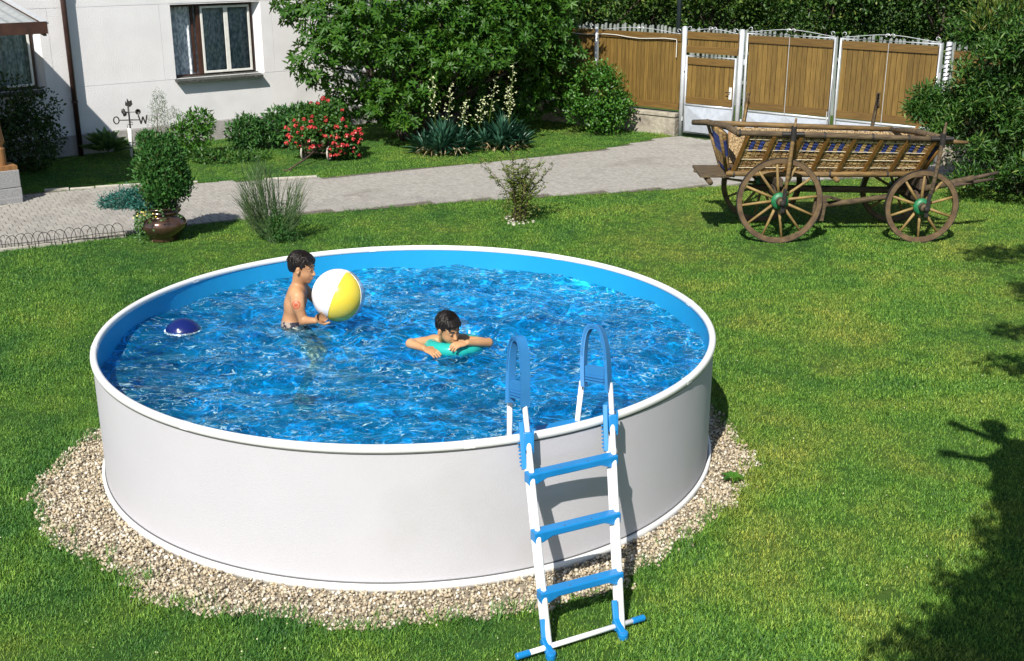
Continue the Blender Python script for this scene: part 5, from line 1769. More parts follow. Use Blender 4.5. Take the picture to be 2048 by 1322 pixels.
def shell_points(clumps, n, inner=.55, gap=0.0, seed=1, nscale=2.2, spread=1.06):
    cl_ = np.array(clumps, float)
    wgt = (cl_[:, 3] * cl_[:, 4] + cl_[:, 4] * cl_[:, 5] + cl_[:, 3] * cl_[:, 5]); wgt /= wgt.sum()
    k = rng.choice(len(cl_), n, p=wgt)
    d = norm(rng.normal(size=(n, 3)))
    rad = rng.uniform(inner ** 2, 1.06, n) ** .5 * (1 + (spread - 1.06) * rng.uniform(0, 1, n) ** 4)
    lump = 1 + .22 * snoise(cl_[k, :3] * 3 + d * 2.6, 1.0, seed)
    rad = rad * lump
    P_ = cl_[k, :3] + d * cl_[k, 3:6] * rad[:, None]
    out = norm(d / cl_[k, 3:6])
    keep = np.ones(n, bool)
    if gap:
        keep = snoise(P_, nscale, seed + 9) > (-1.2 + gap)
    keep &= P_[:, 2] > 0.03
    return P_[keep], out[keep], k[keep]

def loose_leaves(name, clumps, n, L_, W_, m, parent, upb=.3, jit=.8, **kw):
    sp = {k_: kw.pop(k_) for k_ in ('inner', 'gap', 'seed', 'nscale', 'spread') if k_ in kw}
    P_, out, k = shell_points(clumps, n, **sp)
    N_ = len(P_)
    ax = norm(out * .7 + rng.normal(size=(N_, 3)) * jit + np.array([0, 0, upb]))
    nr_ = norm(out * .7 + np.array([0, 0, .7]) + rng.normal(size=(N_, 3)) * .45)
    return leaves(name, P_, ax, nr_, L_ * rng.uniform(.65, 1.2, N_), W_ * rng.uniform(.7, 1.2, N_), m, parent, **kw)

def rosettes(name, clumps, n, L_, W_, m, parent, nl=8, **kw):
    sp = {k_: kw.pop(k_) for k_ in ('inner', 'gap', 'seed', 'nscale', 'spread') if k_ in kw}
    P_, out, k = shell_points(clumps, n, **sp)
    N_ = len(P_)
    ctr = norm(out * .8 + np.array([0, 0, .55]) + rng.normal(size=(N_, 3)) * .35)
    a1 = norm(np.cross(ctr, rng.normal(size=(N_, 3)))); a2 = np.cross(ctr, a1)
    B_, A_, Nn, rd = [], [], [], []
    tone = rng.uniform(0, .5, N_)
    for j in range(nl):
        th = 2 * math.pi * (j + rng.uniform(-.25, .25, N_)) / nl
        rise = rng.uniform(.12, .75, N_)[:, None]
        dr_ = a1 * np.cos(th)[:, None] + a2 * np.sin(th)[:, None]
        ax = norm(dr_ + ctr * rise)
        B_.append(P_ + dr_ * .01 + ctr * rng.uniform(-.03, .02, N_)[:, None]); A_.append(ax); Nn.append(norm(ctr - dr_ * .3)); rd.append(np.clip(tone + rng.uniform(0, .5, N_), 0, 1))
    B_, A_, Nn, rd = map(np.concatenate, (B_, A_, Nn, rd))
    ok_ = B_[:, 2] > .02
    B_, A_, Nn, rd = B_[ok_], A_[ok_], Nn[ok_], rd[ok_]
    return leaves(name, B_, A_, Nn, L_ * rng.uniform(.7, 1.15, len(B_)), W_ * rng.uniform(.8, 1.15, len(B_)), m, parent, rnd=rd, **kw)

def limb(b, p0, p1, r0, r1, bend=.15, n=6, sides=7):
    p0, p1 = Vector(p0), Vector(p1)
    d = p1 - p0
    off = Vector((random.uniform(-1, 1), random.uniform(-1, 1), random.uniform(.2, 1))) * d.length * bend
    pts, rr_ = [], []
    for i in range(n + 1):
        t_ = i / n
        pts.append(p0 + d * t_ + off * (t_ * (1 - t_) * 2) + Vector((random.uniform(-1, 1), random.uniform(-1, 1), 0)) * .012 * d.length * (0 < i < n)); rr_.append(r0 + (r1 - r0) * t_)
    b.tube(pts, rr_, sides)
    return pts

M['lf_mag'] = leafmat('magnolia_leaf', (.018, .075, .008), (.070, .175, .018), (.12, .21, .03), rough=.42, spec=.3)
M['lf_far'] = leafmat('far_leaf', (.014, .050, .008), (.065, .150, .022), (.26, .32, .07), rough=.45)
M['lf_far2'] = leafmat('far_leaf_light', (.020, .065, .010), (.090, .180, .026), (.28, .34, .08), rough=.45)
M['lf_bush'] = leafmat('lilac_leaf', (.026, .105, .012), (.085, .23, .026), (.12, .22, .03), rough=.38)
M['lf_tall'] = leafmat('willowy_leaf', (.018, .075, .012), (.080, .185, .028), (.20, .27, .06), rough=.45)
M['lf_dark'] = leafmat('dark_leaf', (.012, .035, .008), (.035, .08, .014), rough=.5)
M['lf_peony'] = leafmat('peony_leaf', (.022, .095, .024), (.080, .200, .045), rough=.4)
M['lf_thuja'] = leafmat('thuja_spray', (.026, .100, .020), (.065, .20, .036), (.11, .10, .03), rough=.55)
M['lf_juniper'] = leafmat('blue_juniper_spray', (.022, .115, .095), (.055, .23, .19), rough=.55)
M['lf_geran'] = leafmat('geranium_leaf', (.020, .080, .014), (.065, .165, .022), rough=.45)
M['lf_yucca'] = leafmat('yucca_blade', (.022, .085, .055), (.060, .165, .095), (.30, .26, .14), rough=.4, trans=.1)
M['lf_dry'] = leafmat('dry_yucca_blade', (.34, .27, .15), (.50, .42, .27), rough=.7, trans=.1)
M['lf_broom'] = leafmat('broom_stem', (.040, .085, .030), (.10, .165, .060), (.22, .22, .10), rough=.6, trans=.05)
M['lf_olive'] = leafmat('olive_green_leaf', (.070, .115, .014), (.155, .210, .035), (.22, .15, .04), rough=.5)
M['lf_grey'] = leafmat('grey_green_leaf', (.12, .17, .10), (.24, .30, .19), rough=.7)
M['lf_hosta'] = leafmat('broad_leaf', (.05, .12, .04), (.10, .20, .06), rough=.45)
M['petal_red'] = leafmat('coral_red_petal', (.58, .035, .045), (.78, .11, .10), (.85, .32, .28), rough=.5, trans=.25)
M['petal_cream'] = leafmat('cream_bud', (.50, .54, .26), (.68, .70, .44), rough=.6, trans=.2)
M['petal_yellow'] = leafmat('yellow_petal', (.80, .66, .05), (.86, .78, .30), rough=.6, trans=.2)

# ------------------------------------------------------------------ magnolia between house and fence
def local(cl_, o):
    return [(c[0] - o[0], c[1] - o[1], c[2], *c[3:]) for c in cl_]
mo = (-.9, 14.0)
mag = thing('magnolia_tree', 'broad magnolia tree with big glossy leaves, standing against the white house', 'tree', (*mo, 0))
mc = [(-2.55, 13.3, 2.35, .62, .6, .55), (-2.75, 13.1, 1.50, .52, .55, .42), (-2.05, 13.1, 1.95, .62, .6, .55), (-3.22, 13.3, 2.55, .34, .3, .32), (-2.35, 13.4, .98, .46, .45, .30),
      (-1.5, 13.4, 2.5, .8, .7, .6), (-1.2, 13.2, 1.75, .6, .6, .45), (-1.45, 12.9, 1.0, .50, .40, .30), (-.85, 13.0, 1.08, .42, .4, .34), (-1.1, 12.85, .62, .38, .3, .2),
      (-.3, 13.5, 2.35, .85, .7, .6), (-.15, 13.0, 1.62, .62, .55, .40), (-.65, 13.1, 1.72, .5, .5, .4), (.55, 13.8, 2.2, .8, .7, .6), (.45, 13.2, 1.68, .42, .45, .32),
      (1.1, 14.1, 1.95, .6, .6, .55), (1.5, 14.6, 2.35, .6, .6, .6), (1.15, 14.6, 1.30, .42, .45, .40), (1.75, 14.9, 1.62, .42, .5, .4), (1.35, 14.8, .95, .35, .4, .25),
      (-1.6, 14.4, 3.5, 1.4, 1.2, .9), (.2, 14.5, 3.6, 1.5, 1.2, .9), (1.6, 14.9, 3.2, .9, .9, .7), (-.6, 14.4, 4.5, 1.3, 1.2, .8), (-2.9, 13.8, 3.2, .7, .7, .6),
      (-1.0, 14.6, 1.9, 1.6, .9, .8), (.8, 15.0, 1.9, 1.2, .8, .9),
      (-1.9, 13.7, .65, .45, .4, .4), (-1.3, 14.6, .8, .9, .5, .6), (.0, 14.4, .75, .7, .4, .55), (.9, 14.9, .8, .7, .4, .6), (1.7, 15.4, 1.0, .5, .4, .7), (.3, 15.2, 1.2, 1.2, .4, .9)]
rosettes('crown', local(mc, mo), 4300, .140, .056, 'lf_mag', mag, nl=8, inner=.55, gap=.35, seed=4)
loose_leaves('inner_crown', local(mc, mo), 13000, .12, .05, 'lf_mag', mag, inner=.2, seed=5)
b = MB()
for k, s in enumerate(((-.5, -.1), (.0, .1), (.4, .0), (-.2, .35))):
    tgt = [(-1.2, -.6, 1.9), (.4, -.4, 2.2), (1.9, .5, 2.0), (-.2, .4, 3.4)][k]
    limb(b, (s[0] * .6, s[1] * .6, -.05), tgt, .10, .04, .12, 8, 9)
for c in local(mc, mo):
    limb(b, (random.uniform(-.5, .5), random.uniform(-.2, .3), min(c[2], 1.2) * .6), c[:3], .035, .008, .1)
b.build('trunk', M['bark'], mag, smooth=True)

# leaning branch of the same kind hanging in front of the house wall
# ------------------------------------------------------------------ rounded lilac bush by the fence
lo_ = (2.55, 14.75)
lb = thing('lilac_bush', 'rounded bright green bush standing alone before the brown fence', 'bush', (*lo_, 0))
loose_leaves('foliage', [(0, 0, .78, .56, .55, .55), (-.12, -.05, 1.10, .42, .42, .34), (.18, -.05, .55, .48, .45, .42), (-.22, 0, .45, .38, .4, .36)], 5600, .072, .048, 'lf_bush', lb, inner=.5, seed=11, gap=.25, nscale=5, spread=1.45)
loose_leaves('young_shoots', [(-.25, 0, 1.25, .25, .25, .22), (.2, 0, 1.15, .2, .2, .2)], 350, .075, .03, 'lf_olive', lb, inner=.3, upb=1, kind='stuff')
b = MB()
for k in range(9):
    limb(b, (random.uniform(-.1, .1), random.uniform(-.1, .1), -.03), (random.uniform(-.4, .4), random.uniform(-.4, .4), random.uniform(.6, 1.2)), .018, .005)
b.build('stems', M['bark'], lb, smooth=True)

# ------------------------------------------------------------------ trees and hedge beyond the fence
hedge_specs = [((-3.6, 22.5), 2.2, 6.2, 'lf_far', 'dark leafy tree rising behind the roof corner of the white house and the magnolia'),
               ((0.4, 22.0), 2.1, 5.4, 'lf_far', 'dark green tree behind the left end of the brown fence'),
               ((3.0, 22.3), 1.8, 5.0, 'lf_far2', 'dense leafy tree beyond the fence just left of the lamp post'),
               ((5.8, 22.0), 1.9, 5.2, 'lf_far2', 'dense leafy tree beyond the fence right behind the wicket gate'),
               ((8.4, 21.0), 1.9, 5.0, 'lf_far', 'leafy tree beyond the left leaf of the driveway gate'),
               ((10.8, 19.9), 1.9, 5.4, 'lf_far', 'shadowy tree beyond the right leaf of the driveway gate'),
               ((1.8, 24.0), 2.0, 5.2, 'lf_far', 'darker tree further back between the first trees left of the lamp post'),
               ((4.5, 24.2), 2.0, 5.2, 'lf_far', 'darker tree further back behind the lamp post'),
               ((7.2, 23.6), 2.0, 5.2, 'lf_far', 'darker tree further back behind the driveway gate'),
               ((9.8, 22.4), 2.1, 5.6, 'lf_far2', 'lighter tree further back behind the right leaf of the gate'),
               ((12.2, 20.6), 2.1, 5.6, 'lf_far', 'tree further back behind the spiral wound gate post'),
               ((15.0, 17.6), 2.2, 5.6, 'lf_far', 'tree furthest right, almost hidden by the tall shrub'),
               ((13.2, 18.0), 2.1, 5.6, 'lf_far', 'tree behind the tall shrub at the upper right corner')]
for (p, r_, h_, mm, lab) in hedge_specs:
    t_ = thing('background_tree', lab, 'tree', (*p, 0), group='trees beyond the fence')
    cl_ = []
    rr_ = random.Random(int(p[0] * 10))
    for k in range(22):
        an = rr_.uniform(0, 6.28); q = rr_.uniform(.2, .85) * r_
        cl_.append((q * math.cos(an), q * math.sin(an) * .8, rr_.uniform(.4, min(h_ - .8, 4.0)), r_ * rr_.uniform(.30, .5), r_ * rr_.uniform(.30, .5), rr_.uniform(.4, .75)))
    cl_.append((0, .2, h_ * .5, r_ * .75, r_ * .6, h_ * .45))
    loose_leaves('crown', cl_, 13000, .12, .065, mm, t_, inner=.4, seed=int(p[0] * 7) + 50, gap=.35, spread=1.3)
    b = MB()
    limb(b, (0, 0, -.05), (0, 0, h_ * .75), .13, .04, .03, 8, 9)
    for c in cl_[:14]:
        limb(b, (0, 0, c[2] * .5), c[:3], .04, .012, .1)
    b.build('trunk', M['bark'], t_, smooth=True)
grs = thing('meadow_shrub', 'low dark undergrowth filling the gap behind the picket fence', 'undergrowth', (6, 21.5, 0))
grs['kind'] = 'stuff'
uc = [(x_ + random.uniform(-.3, .3), -.45 * x_ * .8 + random.uniform(-.4, .4) + .3, .6, .9, .7, 1.0) for x_ in np.linspace(-9, 8, 30)]
loose_leaves('undergrowth_leaves', uc, 26000, .09, .045, 'lf_dark', grs, inner=.5, kind='stuff')

# ------------------------------------------------------------------ tall willowy shrub at the right edge
to = (8.55, 9.3)
ts = thing('tall_shrub', 'tall loose shrub with narrow leaves at the right edge behind the front of the cart', 'shrub', (*to, 0))
tc_ = [(7.75, 9.0, .75, .62, .6, .6), (7.8, 9.4, 1.55, .48, .5, .45), (8.2, 8.6, .6, .8, .7, .55), (8.1, 9.0, 1.5, .8, .7, .7), (8.6, 9.1, 2.3, .9, .8, .6), (9.2, 8.7, 1.2, .9, .8, 1.0),
       (9.4, 9.4, 2.4, .9, .8, .8), (8.3, 9.6, 2.3, .42, .4, .36), (9.1, 9.5, 3.1, .9, .8, .6), (10.2, 9.2, 1.8, 1, 1, 1.5), (8.9, 8.0, .45, .8, .5, .42), (7.3, 9.6, 1.30, .28, .3, .18), (7.3, 9.5, 1.0, .22, .3, .16), (7.75, 9.7, 2.35, .22, .2, .12)]
heart = [(c[0], c[1] + .15, c[2], c[3] * .8, c[4] * .8, c[5] * .85) for c in local(tc_, to)]
loose_leaves('inner_foliage', heart, 13000, .11, .032, 'lf_dark', ts, upb=.3, inner=.2, seed=22)  # dark leaf colour stands in for shade behind the brighter outer sprays
sprays = []
r8 = np.random.default_rng(88)
for c in local(tc_, to):
    for q in range(11):
        d = norm(r8.normal(size=3)) ; d[1] = -abs(d[1]) * .9 if r8.uniform() < .8 else d[1]
        f_ = r8.uniform(.75, 1.25)
        rr2 = r8.uniform(.12, .26)
        sprays.append((c[0] + d[0] * c[3] * f_, c[1] + d[1] * c[4] * f_, max(.12, c[2] + d[2] * c[5] * f_), rr2 * 1.2, rr2, rr2 * .8))
loose_leaves('foliage', sprays, 26000, .115, .028, 'lf_tall', ts, upb=.5, jit=.75, inner=.15, seed=23, spread=1.3)
loose_leaves('young_shoots', local([(8.5, 9.0, 2.85, .9, .7, .35), (8.9, 8.8, 2.5, .6, .5, .4), (7.8, 9.4, 2.6, .35, .3, .3)], to), 1100, .13, .03, 'lf_olive', ts, upb=1.4, jit=.45, inner=.3, kind='stuff')
b = MB()
for c in local(tc_, to):
    for q in range(2):
        limb(b, (random.uniform(-.4, .4), random.uniform(-.4, .2), -.03), (c[0] + random.uniform(-.3, .3), c[1] + random.uniform(-.3, .3), c[2] + c[5] * .6), .022, .006, .12)
b.build('stems', M['bark'], ts, smooth=True)

# ------------------------------------------------------------------ border plants along the house
def small_bush(name, label, cat, o, cl_, n, L_, W_, m, seed=1, stems=6, group=None, **kw):
    t_ = thing(name, label, cat, (*o, 0), group=group)
    loose_leaves('foliage', cl_, n, L_, W_, m, t_, seed=seed, **kw)
    b = MB()
    for k in range(stems):
        c = random.choice(cl_)
        limb(b, (random.uniform(-.08, .08), random.uniform(-.08, .08), -.03), c[:3], .010, .003)
    b.build('stems', M['twig'], t_, smooth=True)
    return t_
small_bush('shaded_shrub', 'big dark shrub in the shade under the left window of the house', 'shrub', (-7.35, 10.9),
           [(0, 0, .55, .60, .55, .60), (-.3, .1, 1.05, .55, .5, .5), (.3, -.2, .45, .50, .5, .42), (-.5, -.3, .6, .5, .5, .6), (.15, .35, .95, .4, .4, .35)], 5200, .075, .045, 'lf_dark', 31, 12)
small_bush('border_shrub', 'leafy shrub against the wall directly behind the potted cypress', 'shrub', (-4.85, 12.25),
           [(0, 0, .42, .36, .3, .34), (.15, .05, .62, .26, .25, .22), (-.15, 0, .3, .3, .3, .25)], 1500, .10, .035, 'lf_bush', 33)
small_bush('feathery_plant', 'grey green feathery perennial rising above the potted cypress', 'plant', (-5.45, 12.35),
           [(0, 0, .55, .20, .18, .45), (.05, 0, .95, .12, .12, .25), (.28, .02, .62, .16, .12, .25)], 900, .07, .010, 'lf_grey', 34, inner=.2, upb=1.2)
small_bush('peony_plant', 'smaller of the two peony plants growing against the white wall', 'plant', (-4.05, 12.95),
           [(0, 0, .28, .36, .32, .26), (.05, 0, .42, .25, .22, .18)], 1300, .12, .036, 'lf_peony', 35, group='peony plants along the wall')
small_bush('peony_plant', 'wider peony plant just left of the red geraniums, against the wall', 'plant', (-3.25, 13.15),
           [(0, 0, .40, .50, .38, .34), (.2, .05, .55, .30, .3, .25), (-.3, .0, .32, .3, .3, .26)], 2300, .13, .040, 'lf_peony', 36, group='peony plants along the wall')
small_bush('ground_cover_plant', 'low leafy patch on the lawn strip right of the potted cypress', 'plant', (-4.15, 11.75),
           [(0, 0, .10, .40, .25, .12), (.4, .1, .08, .3, .2, .10), (-.35, -.1, .10, .3, .25, .12)], 1100, .07, .04, 'lf_geran', 37)
hp = thing('broad_leaf_plant', 'broad leaved plant in the shade beside the downpipe', 'plant', (-6.35, 12.15, 0))
n_ = 34
th = rng.uniform(0, 6.28, n_); el_ = rng.uniform(.3, 1.3, n_)
ax = np.stack([np.cos(th) * np.cos(el_), np.sin(th) * np.cos(el_), np.sin(el_)], -1)
leaves('leaf', np.stack([0 * th, 0 * th, 0 * th + .05], -1) + ax * .12, ax, np.stack([0 * th, 0 * th, 0 * th + 1], -1) - ax * .3, .40, .17, 'lf_hosta', hp, droop=.25, wide=.5)

# ------------------------------------------------------------------ weather vane
wv = thing('weather_vane', 'small black weather vane with letters O and W and wind cups on a white tube', 'weather vane', (-5.93, 12.22, 0), R(10))
b = MB(); b.tube([(-.02, 0, -.02), (-.02, 0, .56)], .042, 14); b.build('stand_tube', M['white_paint'], wv, smooth=True)
b = MB(); b.tube([(.012, -.02, 0), (.0, 0, .60), (0, 0, 1.0)], .018, 8); b.build('spindle', M['iron'], wv, smooth=True)
b = MB(); b.tube([(-.22, 0, .72), (.22, 0, .72)], .013, 6); b.tube([(0, -.2, .66), (0, .2, .66)], .008, 6); b.build('compass_arm', M['iron'], wv)
b = MB(); b.tube([(-.27 + .055 * math.cos(t), 0, .72 + .068 * math.sin(t)) for t in np.linspace(0, 2 * math.pi, 18, endpoint=False)], .014, 6, closed=True); b.build('letter_o', M['iron'], wv)
b = MB(); wp = [(.19, 0, .81), (.235, 0, .64), (.28, 0, .78), (.325, 0, .64), (.37, 0, .81)]; [b.tube([p_, q_], .016, 6) for p_, q_ in zip(wp[:-1], wp[1:])]; b.build('letter_w', M['iron'], wv)
b = MB(); b.tube([(-.03, -.2, .60), (-.03, -.2, .70), (.03, -.2, .60), (.03, -.2, .70)], .008, 6); b.build('letter_n', M['iron'], wv)
b = MB(); b.tube([(.03, .2, .70), (-.03, .2, .69), (-.03, .2, .655), (.03, .2, .645), (.03, .2, .605), (-.03, .2, .60)], .008, 6); b.build('letter_s', M['iron'], wv)
for an in (R(8), R(128), R(248)):
    b = MB(); d = Vector((math.cos(an), math.sin(an), 0))
    b.tube([(0, 0, .87), tuple(d * .17 + Vector((0, 0, .87)))], .007, 6); b.build('cup_arm', M['iron'], wv)
    b = MB(); b.lathe([(0, -.055), (.04, -.042), (.058, 0), (.052, .0), (.034, -.036), (0, -.046)], 14, d * .19 + Vector((0, 0, .87)), Matrix.Rotation(an, 3, 'Z') @ Matrix.Rotation(R(90), 3, 'X')); b.build('wind_cup', M['iron'], wv, smooth=True)
b = MB(); b.prism([(-.06, -.02), (-.045, .07), (-.02, .03), (-.01, .12), (.03, .06), (.08, .09), (.095, .0), (.04, -.05)], -.008, .008)
o = b.build('rooster', M['iron'], wv); wv.scale = (.82, .82, .9); o.rotation_euler = (R(90), 0, 0); o.location = (0, 0, 1.02)
b = MB()
for k, x in enumerate((.10, .145, .19)):
    b.tube([(x, .06, -.02), (x, .06, .42)], .010, 6)
b.tube([(.08, .06, .42), (.21, .06, .42)], .014, 6); b.build('pipe_stub', M['iron'], wv)

# ------------------------------------------------------------------ flower cart
fc = thing('flower_cart', 'little wooden hand cart carrying the red geraniums, its drawbar lying on the grass', 'hand cart', (-2.55, 11.95, 0), R(0))
for (x, y) in ((-.30, -.06), (.16, -.12), (-.20, .55), (.26, .50)):
    h = bpy.data.objects.new('wheel', None); C.objects.link(h); h.parent = fc; h.location = (x, y, .135); h.rotation_euler = (0, 0, R(80))
    b = MB(); b.tube([(.12 * math.cos(t), 0, .12 * math.sin(t)) for t in np.linspace(0, 2 * math.pi, 24, endpoint=False)], .017, 6, closed=True); b.build('rim', M['kerb'], h, smooth=True)
    b = MB()
    for k in range(6):
        an = math.pi * k / 3; b.tube([(0, 0, 0), (.11 * math.cos(an), 0, .11 * math.sin(an))], .009, 5)
    b.tube([(0, -.03, 0), (0, .03, 0)], .022, 8)
    b.build('spokes', M['cart_grey'], h)
b = MB(); b.lohi((-.34, -.12, .20), (.32, .62, .225)); b.lohi((-.36, -.14, .226), (.34, -.115, .36)); b.lohi((-.36, .60, .226), (.34, .625, .36)); b.lohi((-.36, -.114, .226), (-.335, .599, .36)); b.lohi((.315, -.114, .226), (.34, .599, .36)); b.build('cart_box', M['cart_grey'], fc, bevel=.004)
b = MB(); b.tube([(-.28, -.06, .135), (.14, -.12, .135)], .018, 6); b.tube([(-.18, .55, .135), (.24, .50, .135)], .018, 6); b.build('axle', M['cart_dark'], fc)
b = MB(); b.tube([(-.03, -.10, .22), (-.20, -.55, .10), (-.40, -1.12, .02)], [.018, .016, .014], 7); b.tube([(-.48, -1.09, .02), (-.31, -1.13, .02)], .012, 6); b.build('drawbar', M['cart_dark'], fc, smooth=True)
gm = thing('geranium_plants', 'mound of red flowering geraniums overflowing the little hand cart', 'flowers', (-2.42, 12.1, 0))
gcl = [(-.04, -.05, .60, .46, .40, .28), (-.34, -.05, .50, .32, .32, .26), (.22, -.1, .42, .32, .34, .32), (.30, -.15, .25, .24, .26, .2), (.05, .1, .80, .36, .32, .18), (-.2, .05, .72, .34, .3, .18), (-.48, -.15, .35, .2, .2, .16)]
loose_leaves('foliage', gcl, 5200, .065, .058, 'lf_geran', gm, inner=.6, seed=41)
fl_me = []
for s in range(4):
    n_ = 22
    th = rng.uniform(0, 6.28, n_); ph_ = rng.uniform(-.3, 1.4, n_)
    d = np.stack([np.cos(th) * np.cos(ph_), np.sin(th) * np.cos(ph_), np.sin(ph_)], -1)
    side = norm(np.cross(d, [0, 0, 1.0]) + 1e-3); up_ = np.cross(side, d)
    ang = rng.uniform(0, 6.28, n_)
    ax = norm(side * np.cos(ang)[:, None] + up_ * np.sin(ang)[:, None] + d * .3)
    ob = leaves('flower_head', d * .020, ax, d, .030, .026, 'petal_red', None)
    me_ = ob.data; bpy.data.objects.remove(ob); fl_me.append(me_)
P_, out, k = shell_points(gcl, 900, inner=.98, seed=41)
front = (out[:, 1] < .15)
P_, out = P_[front], out[front]
# a good seventy clusters, thinner towards the top right
sel = []
for i in range(len(P_)):
    if all(np.linalg.norm(P_[i] - P_[j]) > .065 for j in sel) and not (P_[i][2] > .72 and rng.uniform() < .75) and not (P_[i][0] > .2 and P_[i][2] > .55 and rng.uniform() < .6):
        sel.append(i)
    if len(sel) > 105:
        break
for i in sel:
    o = bpy.data.objects.new('flower_head', random.choice(fl_me)); C.objects.link(o); o.parent = gm
    o.location = P_[i] + out[i] * .035; o.scale = [random.uniform(.8, 1.3)] * 3; o.rotation_euler = (0, 0, random.uniform(0, 6))
b = MB()
for k in range(14):
    c = random.choice(gcl); limb(b, (random.uniform(-.2, .2), random.uniform(-.1, .3), .28), c[:3], .008, .004)
b.build('stems', M['lf_geran'], gm)

# ------------------------------------------------------------------ yuccas
def yucca(o, lab, stalks, seed, sc_=1.0):
    t_ = thing('yucca', lab, 'yucca', (*o, 0), group='yuccas on the lawn strip')
    r_ = np.random.default_rng(seed)
    B_, A_, Nn, LL, WW = [], [], [], [], []
    for (cx, cy, cz, nn, ln) in ((0, 0, .10, 95, .55), (-.32, -.08, .06, 60, .42), (.30, -.05, .06, 60, .45), (.05, .2, .12, 50, .5), (-.05, -.22, .05, 45, .38)):
        th = r_.uniform(0, 6.28, nn); el_ = np.abs(r_.normal(.75, .42, nn))
        d = np.stack([np.cos(th) * np.cos(el_), np.sin(th) * np.cos(el_), np.sin(el_)], -1)
        B_.append(np.array([cx, cy, cz]) * sc_ + d * .03); A_.append(d); Nn.append(norm(np.stack([-d[:, 0] * d[:, 2], -d[:, 1] * d[:, 2], 1 - d[:, 2] ** 2 + .05], -1)))
        LL.append(ln * sc_ * r_.uniform(.7, 1.15, nn)); WW.append(r_.uniform(.028, .042, nn))
    B_, A_, Nn, LL, WW = map(np.concatenate, (B_, A_, Nn, LL, WW))
    leaves('blades', B_, A_, Nn, LL, WW, 'lf_yucca', t_, droop=.14, wide=.5, fold=.3, rnd=r_.uniform(0, .88, len(B_)))
    nn = 70
    th = r_.uniform(0, 6.28, nn)
    d = norm(np.stack([np.cos(th), np.sin(th) - .3, r_.uniform(-.15, .25, nn)], -1))
    c_ = np.stack([r_.uniform(-.35, .35, nn), r_.uniform(-.25, .1, nn), r_.uniform(.05, .16, nn)], -1)
    leaves('dry_blades', c_, d, np.tile([0, 0, 1.0], (nn, 1)), .26, .022, 'lf_dry', t_, droop=.35)
    for (sx, sy, lx, ly, h_) in stalks:
        st = MB()
        top = Vector((lx, ly, h_))
        st.tube([(sx, sy, .1), (sx + (lx - sx) * .4, sy, h_ * .5), top], [.011, .009, .004], 6)
        brs = []
        for k in range(13):
            f_ = .40 + .58 * k / 13
            p0 = Vector((sx, sy, .1)).lerp(top, f_)
            an = k * 2.4 + seed
            ln = .12 * (1.15 - f_) + .03
            p1 = p0 + Vector((math.cos(an) * ln, math.sin(an) * ln, ln * .75))
            st.tube([p0, p1], [.004, .002], 4)
            brs.append((p0, p1))
        s_ = st.build('flower_stalk', M['lf_olive'], t_, smooth=True)
        bb, aa = [], []
        for p0, p1 in brs:
            for q in range(4):
                p = p0.lerp(p1, .35 + .65 * q / 3)
                bb.append(p); aa.append((r_.uniform(-1, 1), r_.uniform(-1, 1), r_.uniform(-.7, .5)))
        leaves('buds', np.array(bb), np.array(aa), np.tile([.3, -1, .4], (len(bb), 1)) + r_.normal(0, .3, (len(bb), 3)), .044, .022, 'petal_cream', s_, fold=-.3, kind='stuff')
yucca((-.45, 12.55), 'left yucca with blue green sword leaves and two pale flower stalks', [(-.12, .05, -.18, 0, 1.42), (.05, .1, .16, .05, 1.25), (.30, .2, .42, .2, .95)], 3)
yucca((.60, 13.0), 'right yucca with the tallest creamy flower stalks, beside the left one', [(-.28, .0, -.10, .0, 1.35), (.12, .05, .22, .05, 1.62), (.15, .1, .10, .1, 1.15), (-.45, .0, -.32, -.05, .98)], 9)

# ------------------------------------------------------------------ broom bush and thin twiggy bush on the near lawn
bo = (-2.26, 6.2)
br = thing('broom_bush', 'wiry broom bush with upright bare green shoots near the rim of the pool', 'bush', (*bo, 0))
b = MB(); shoots_b, shoots_a = [], []
rr_ = random.Random(5)
fans = [(-.95, .66, 14), (-.62, .86, 20), (-.28, 1.0, 22), (-.02, .9, 7), (.55, .78, 15), (.85, .66, 12), (-1.4, .42, 8)]
for (lean, ht, nn) in fans:
    for k in range(nn):
        l_ = lean + rr_.gauss(0, .09)
        d = Vector((l_, rr_.gauss(0, .32), 1)).normalized()
        H_ = ht * rr_.uniform(.75, 1.05)
        p0 = Vector((rr_.gauss(0, .05), rr_.gauss(0, .05), .0))
        pm_ = p0 + d * H_ * .5 + Vector((l_ * .05, 0, 0)); pe = p0 + d * H_ + Vector((-l_ * .14, 0, .06))
        b.tube([p0, pm_, pe], [.0055, .004, .0015], 4)
        for q in range(9):
            t_ = rr_.uniform(.35, .95)
            s0 = pm_.lerp(pe, (t_ - .5) * 2) if t_ > .5 else p0.lerp(pm_, t_ * 2)
            s1 = s0 + (d + Vector((rr_.gauss(0, .22), rr_.gauss(0, .22), .25))).normalized() * rr_.uniform(.12, .30)
            b.tube([s0, s1], [.0032, .0013], 3)
me_ = b.mesh('shoots')
at = me_.attributes.new('rnd', 'FLOAT', 'FACE'); at.data.foreach_set('value', rng.uniform(0, 1, len(me_.polygons)).astype(np.float32))
link('shoots', me_, br, [M['lf_broom']])
loose_leaves('base_foliage', [(0, 0, .16, .22, .2, .18), (.05, 0, .36, .14, .14, .2), (.1, -.03, .10, .2, .2, .10)], 2600, .035, .012, 'lf_thuja', br, inner=.2, seed=61, upb=.8)
loose_leaves('upper_fuzz', [(-.08, 0, .78, .20, .18, .18)], 500, .03, .006, 'lf_broom', br, inner=.2, seed=62, upb=1.2, kind='stuff')
to2 = (.86, 7.3)
tb = thing('twiggy_bush', 'sparse twiggy bush with small olive leaves in the lawn behind the pool', 'bush', (*to2, 0))
b = MB(); lb_, la_ = [], []
rr_ = random.Random(8)
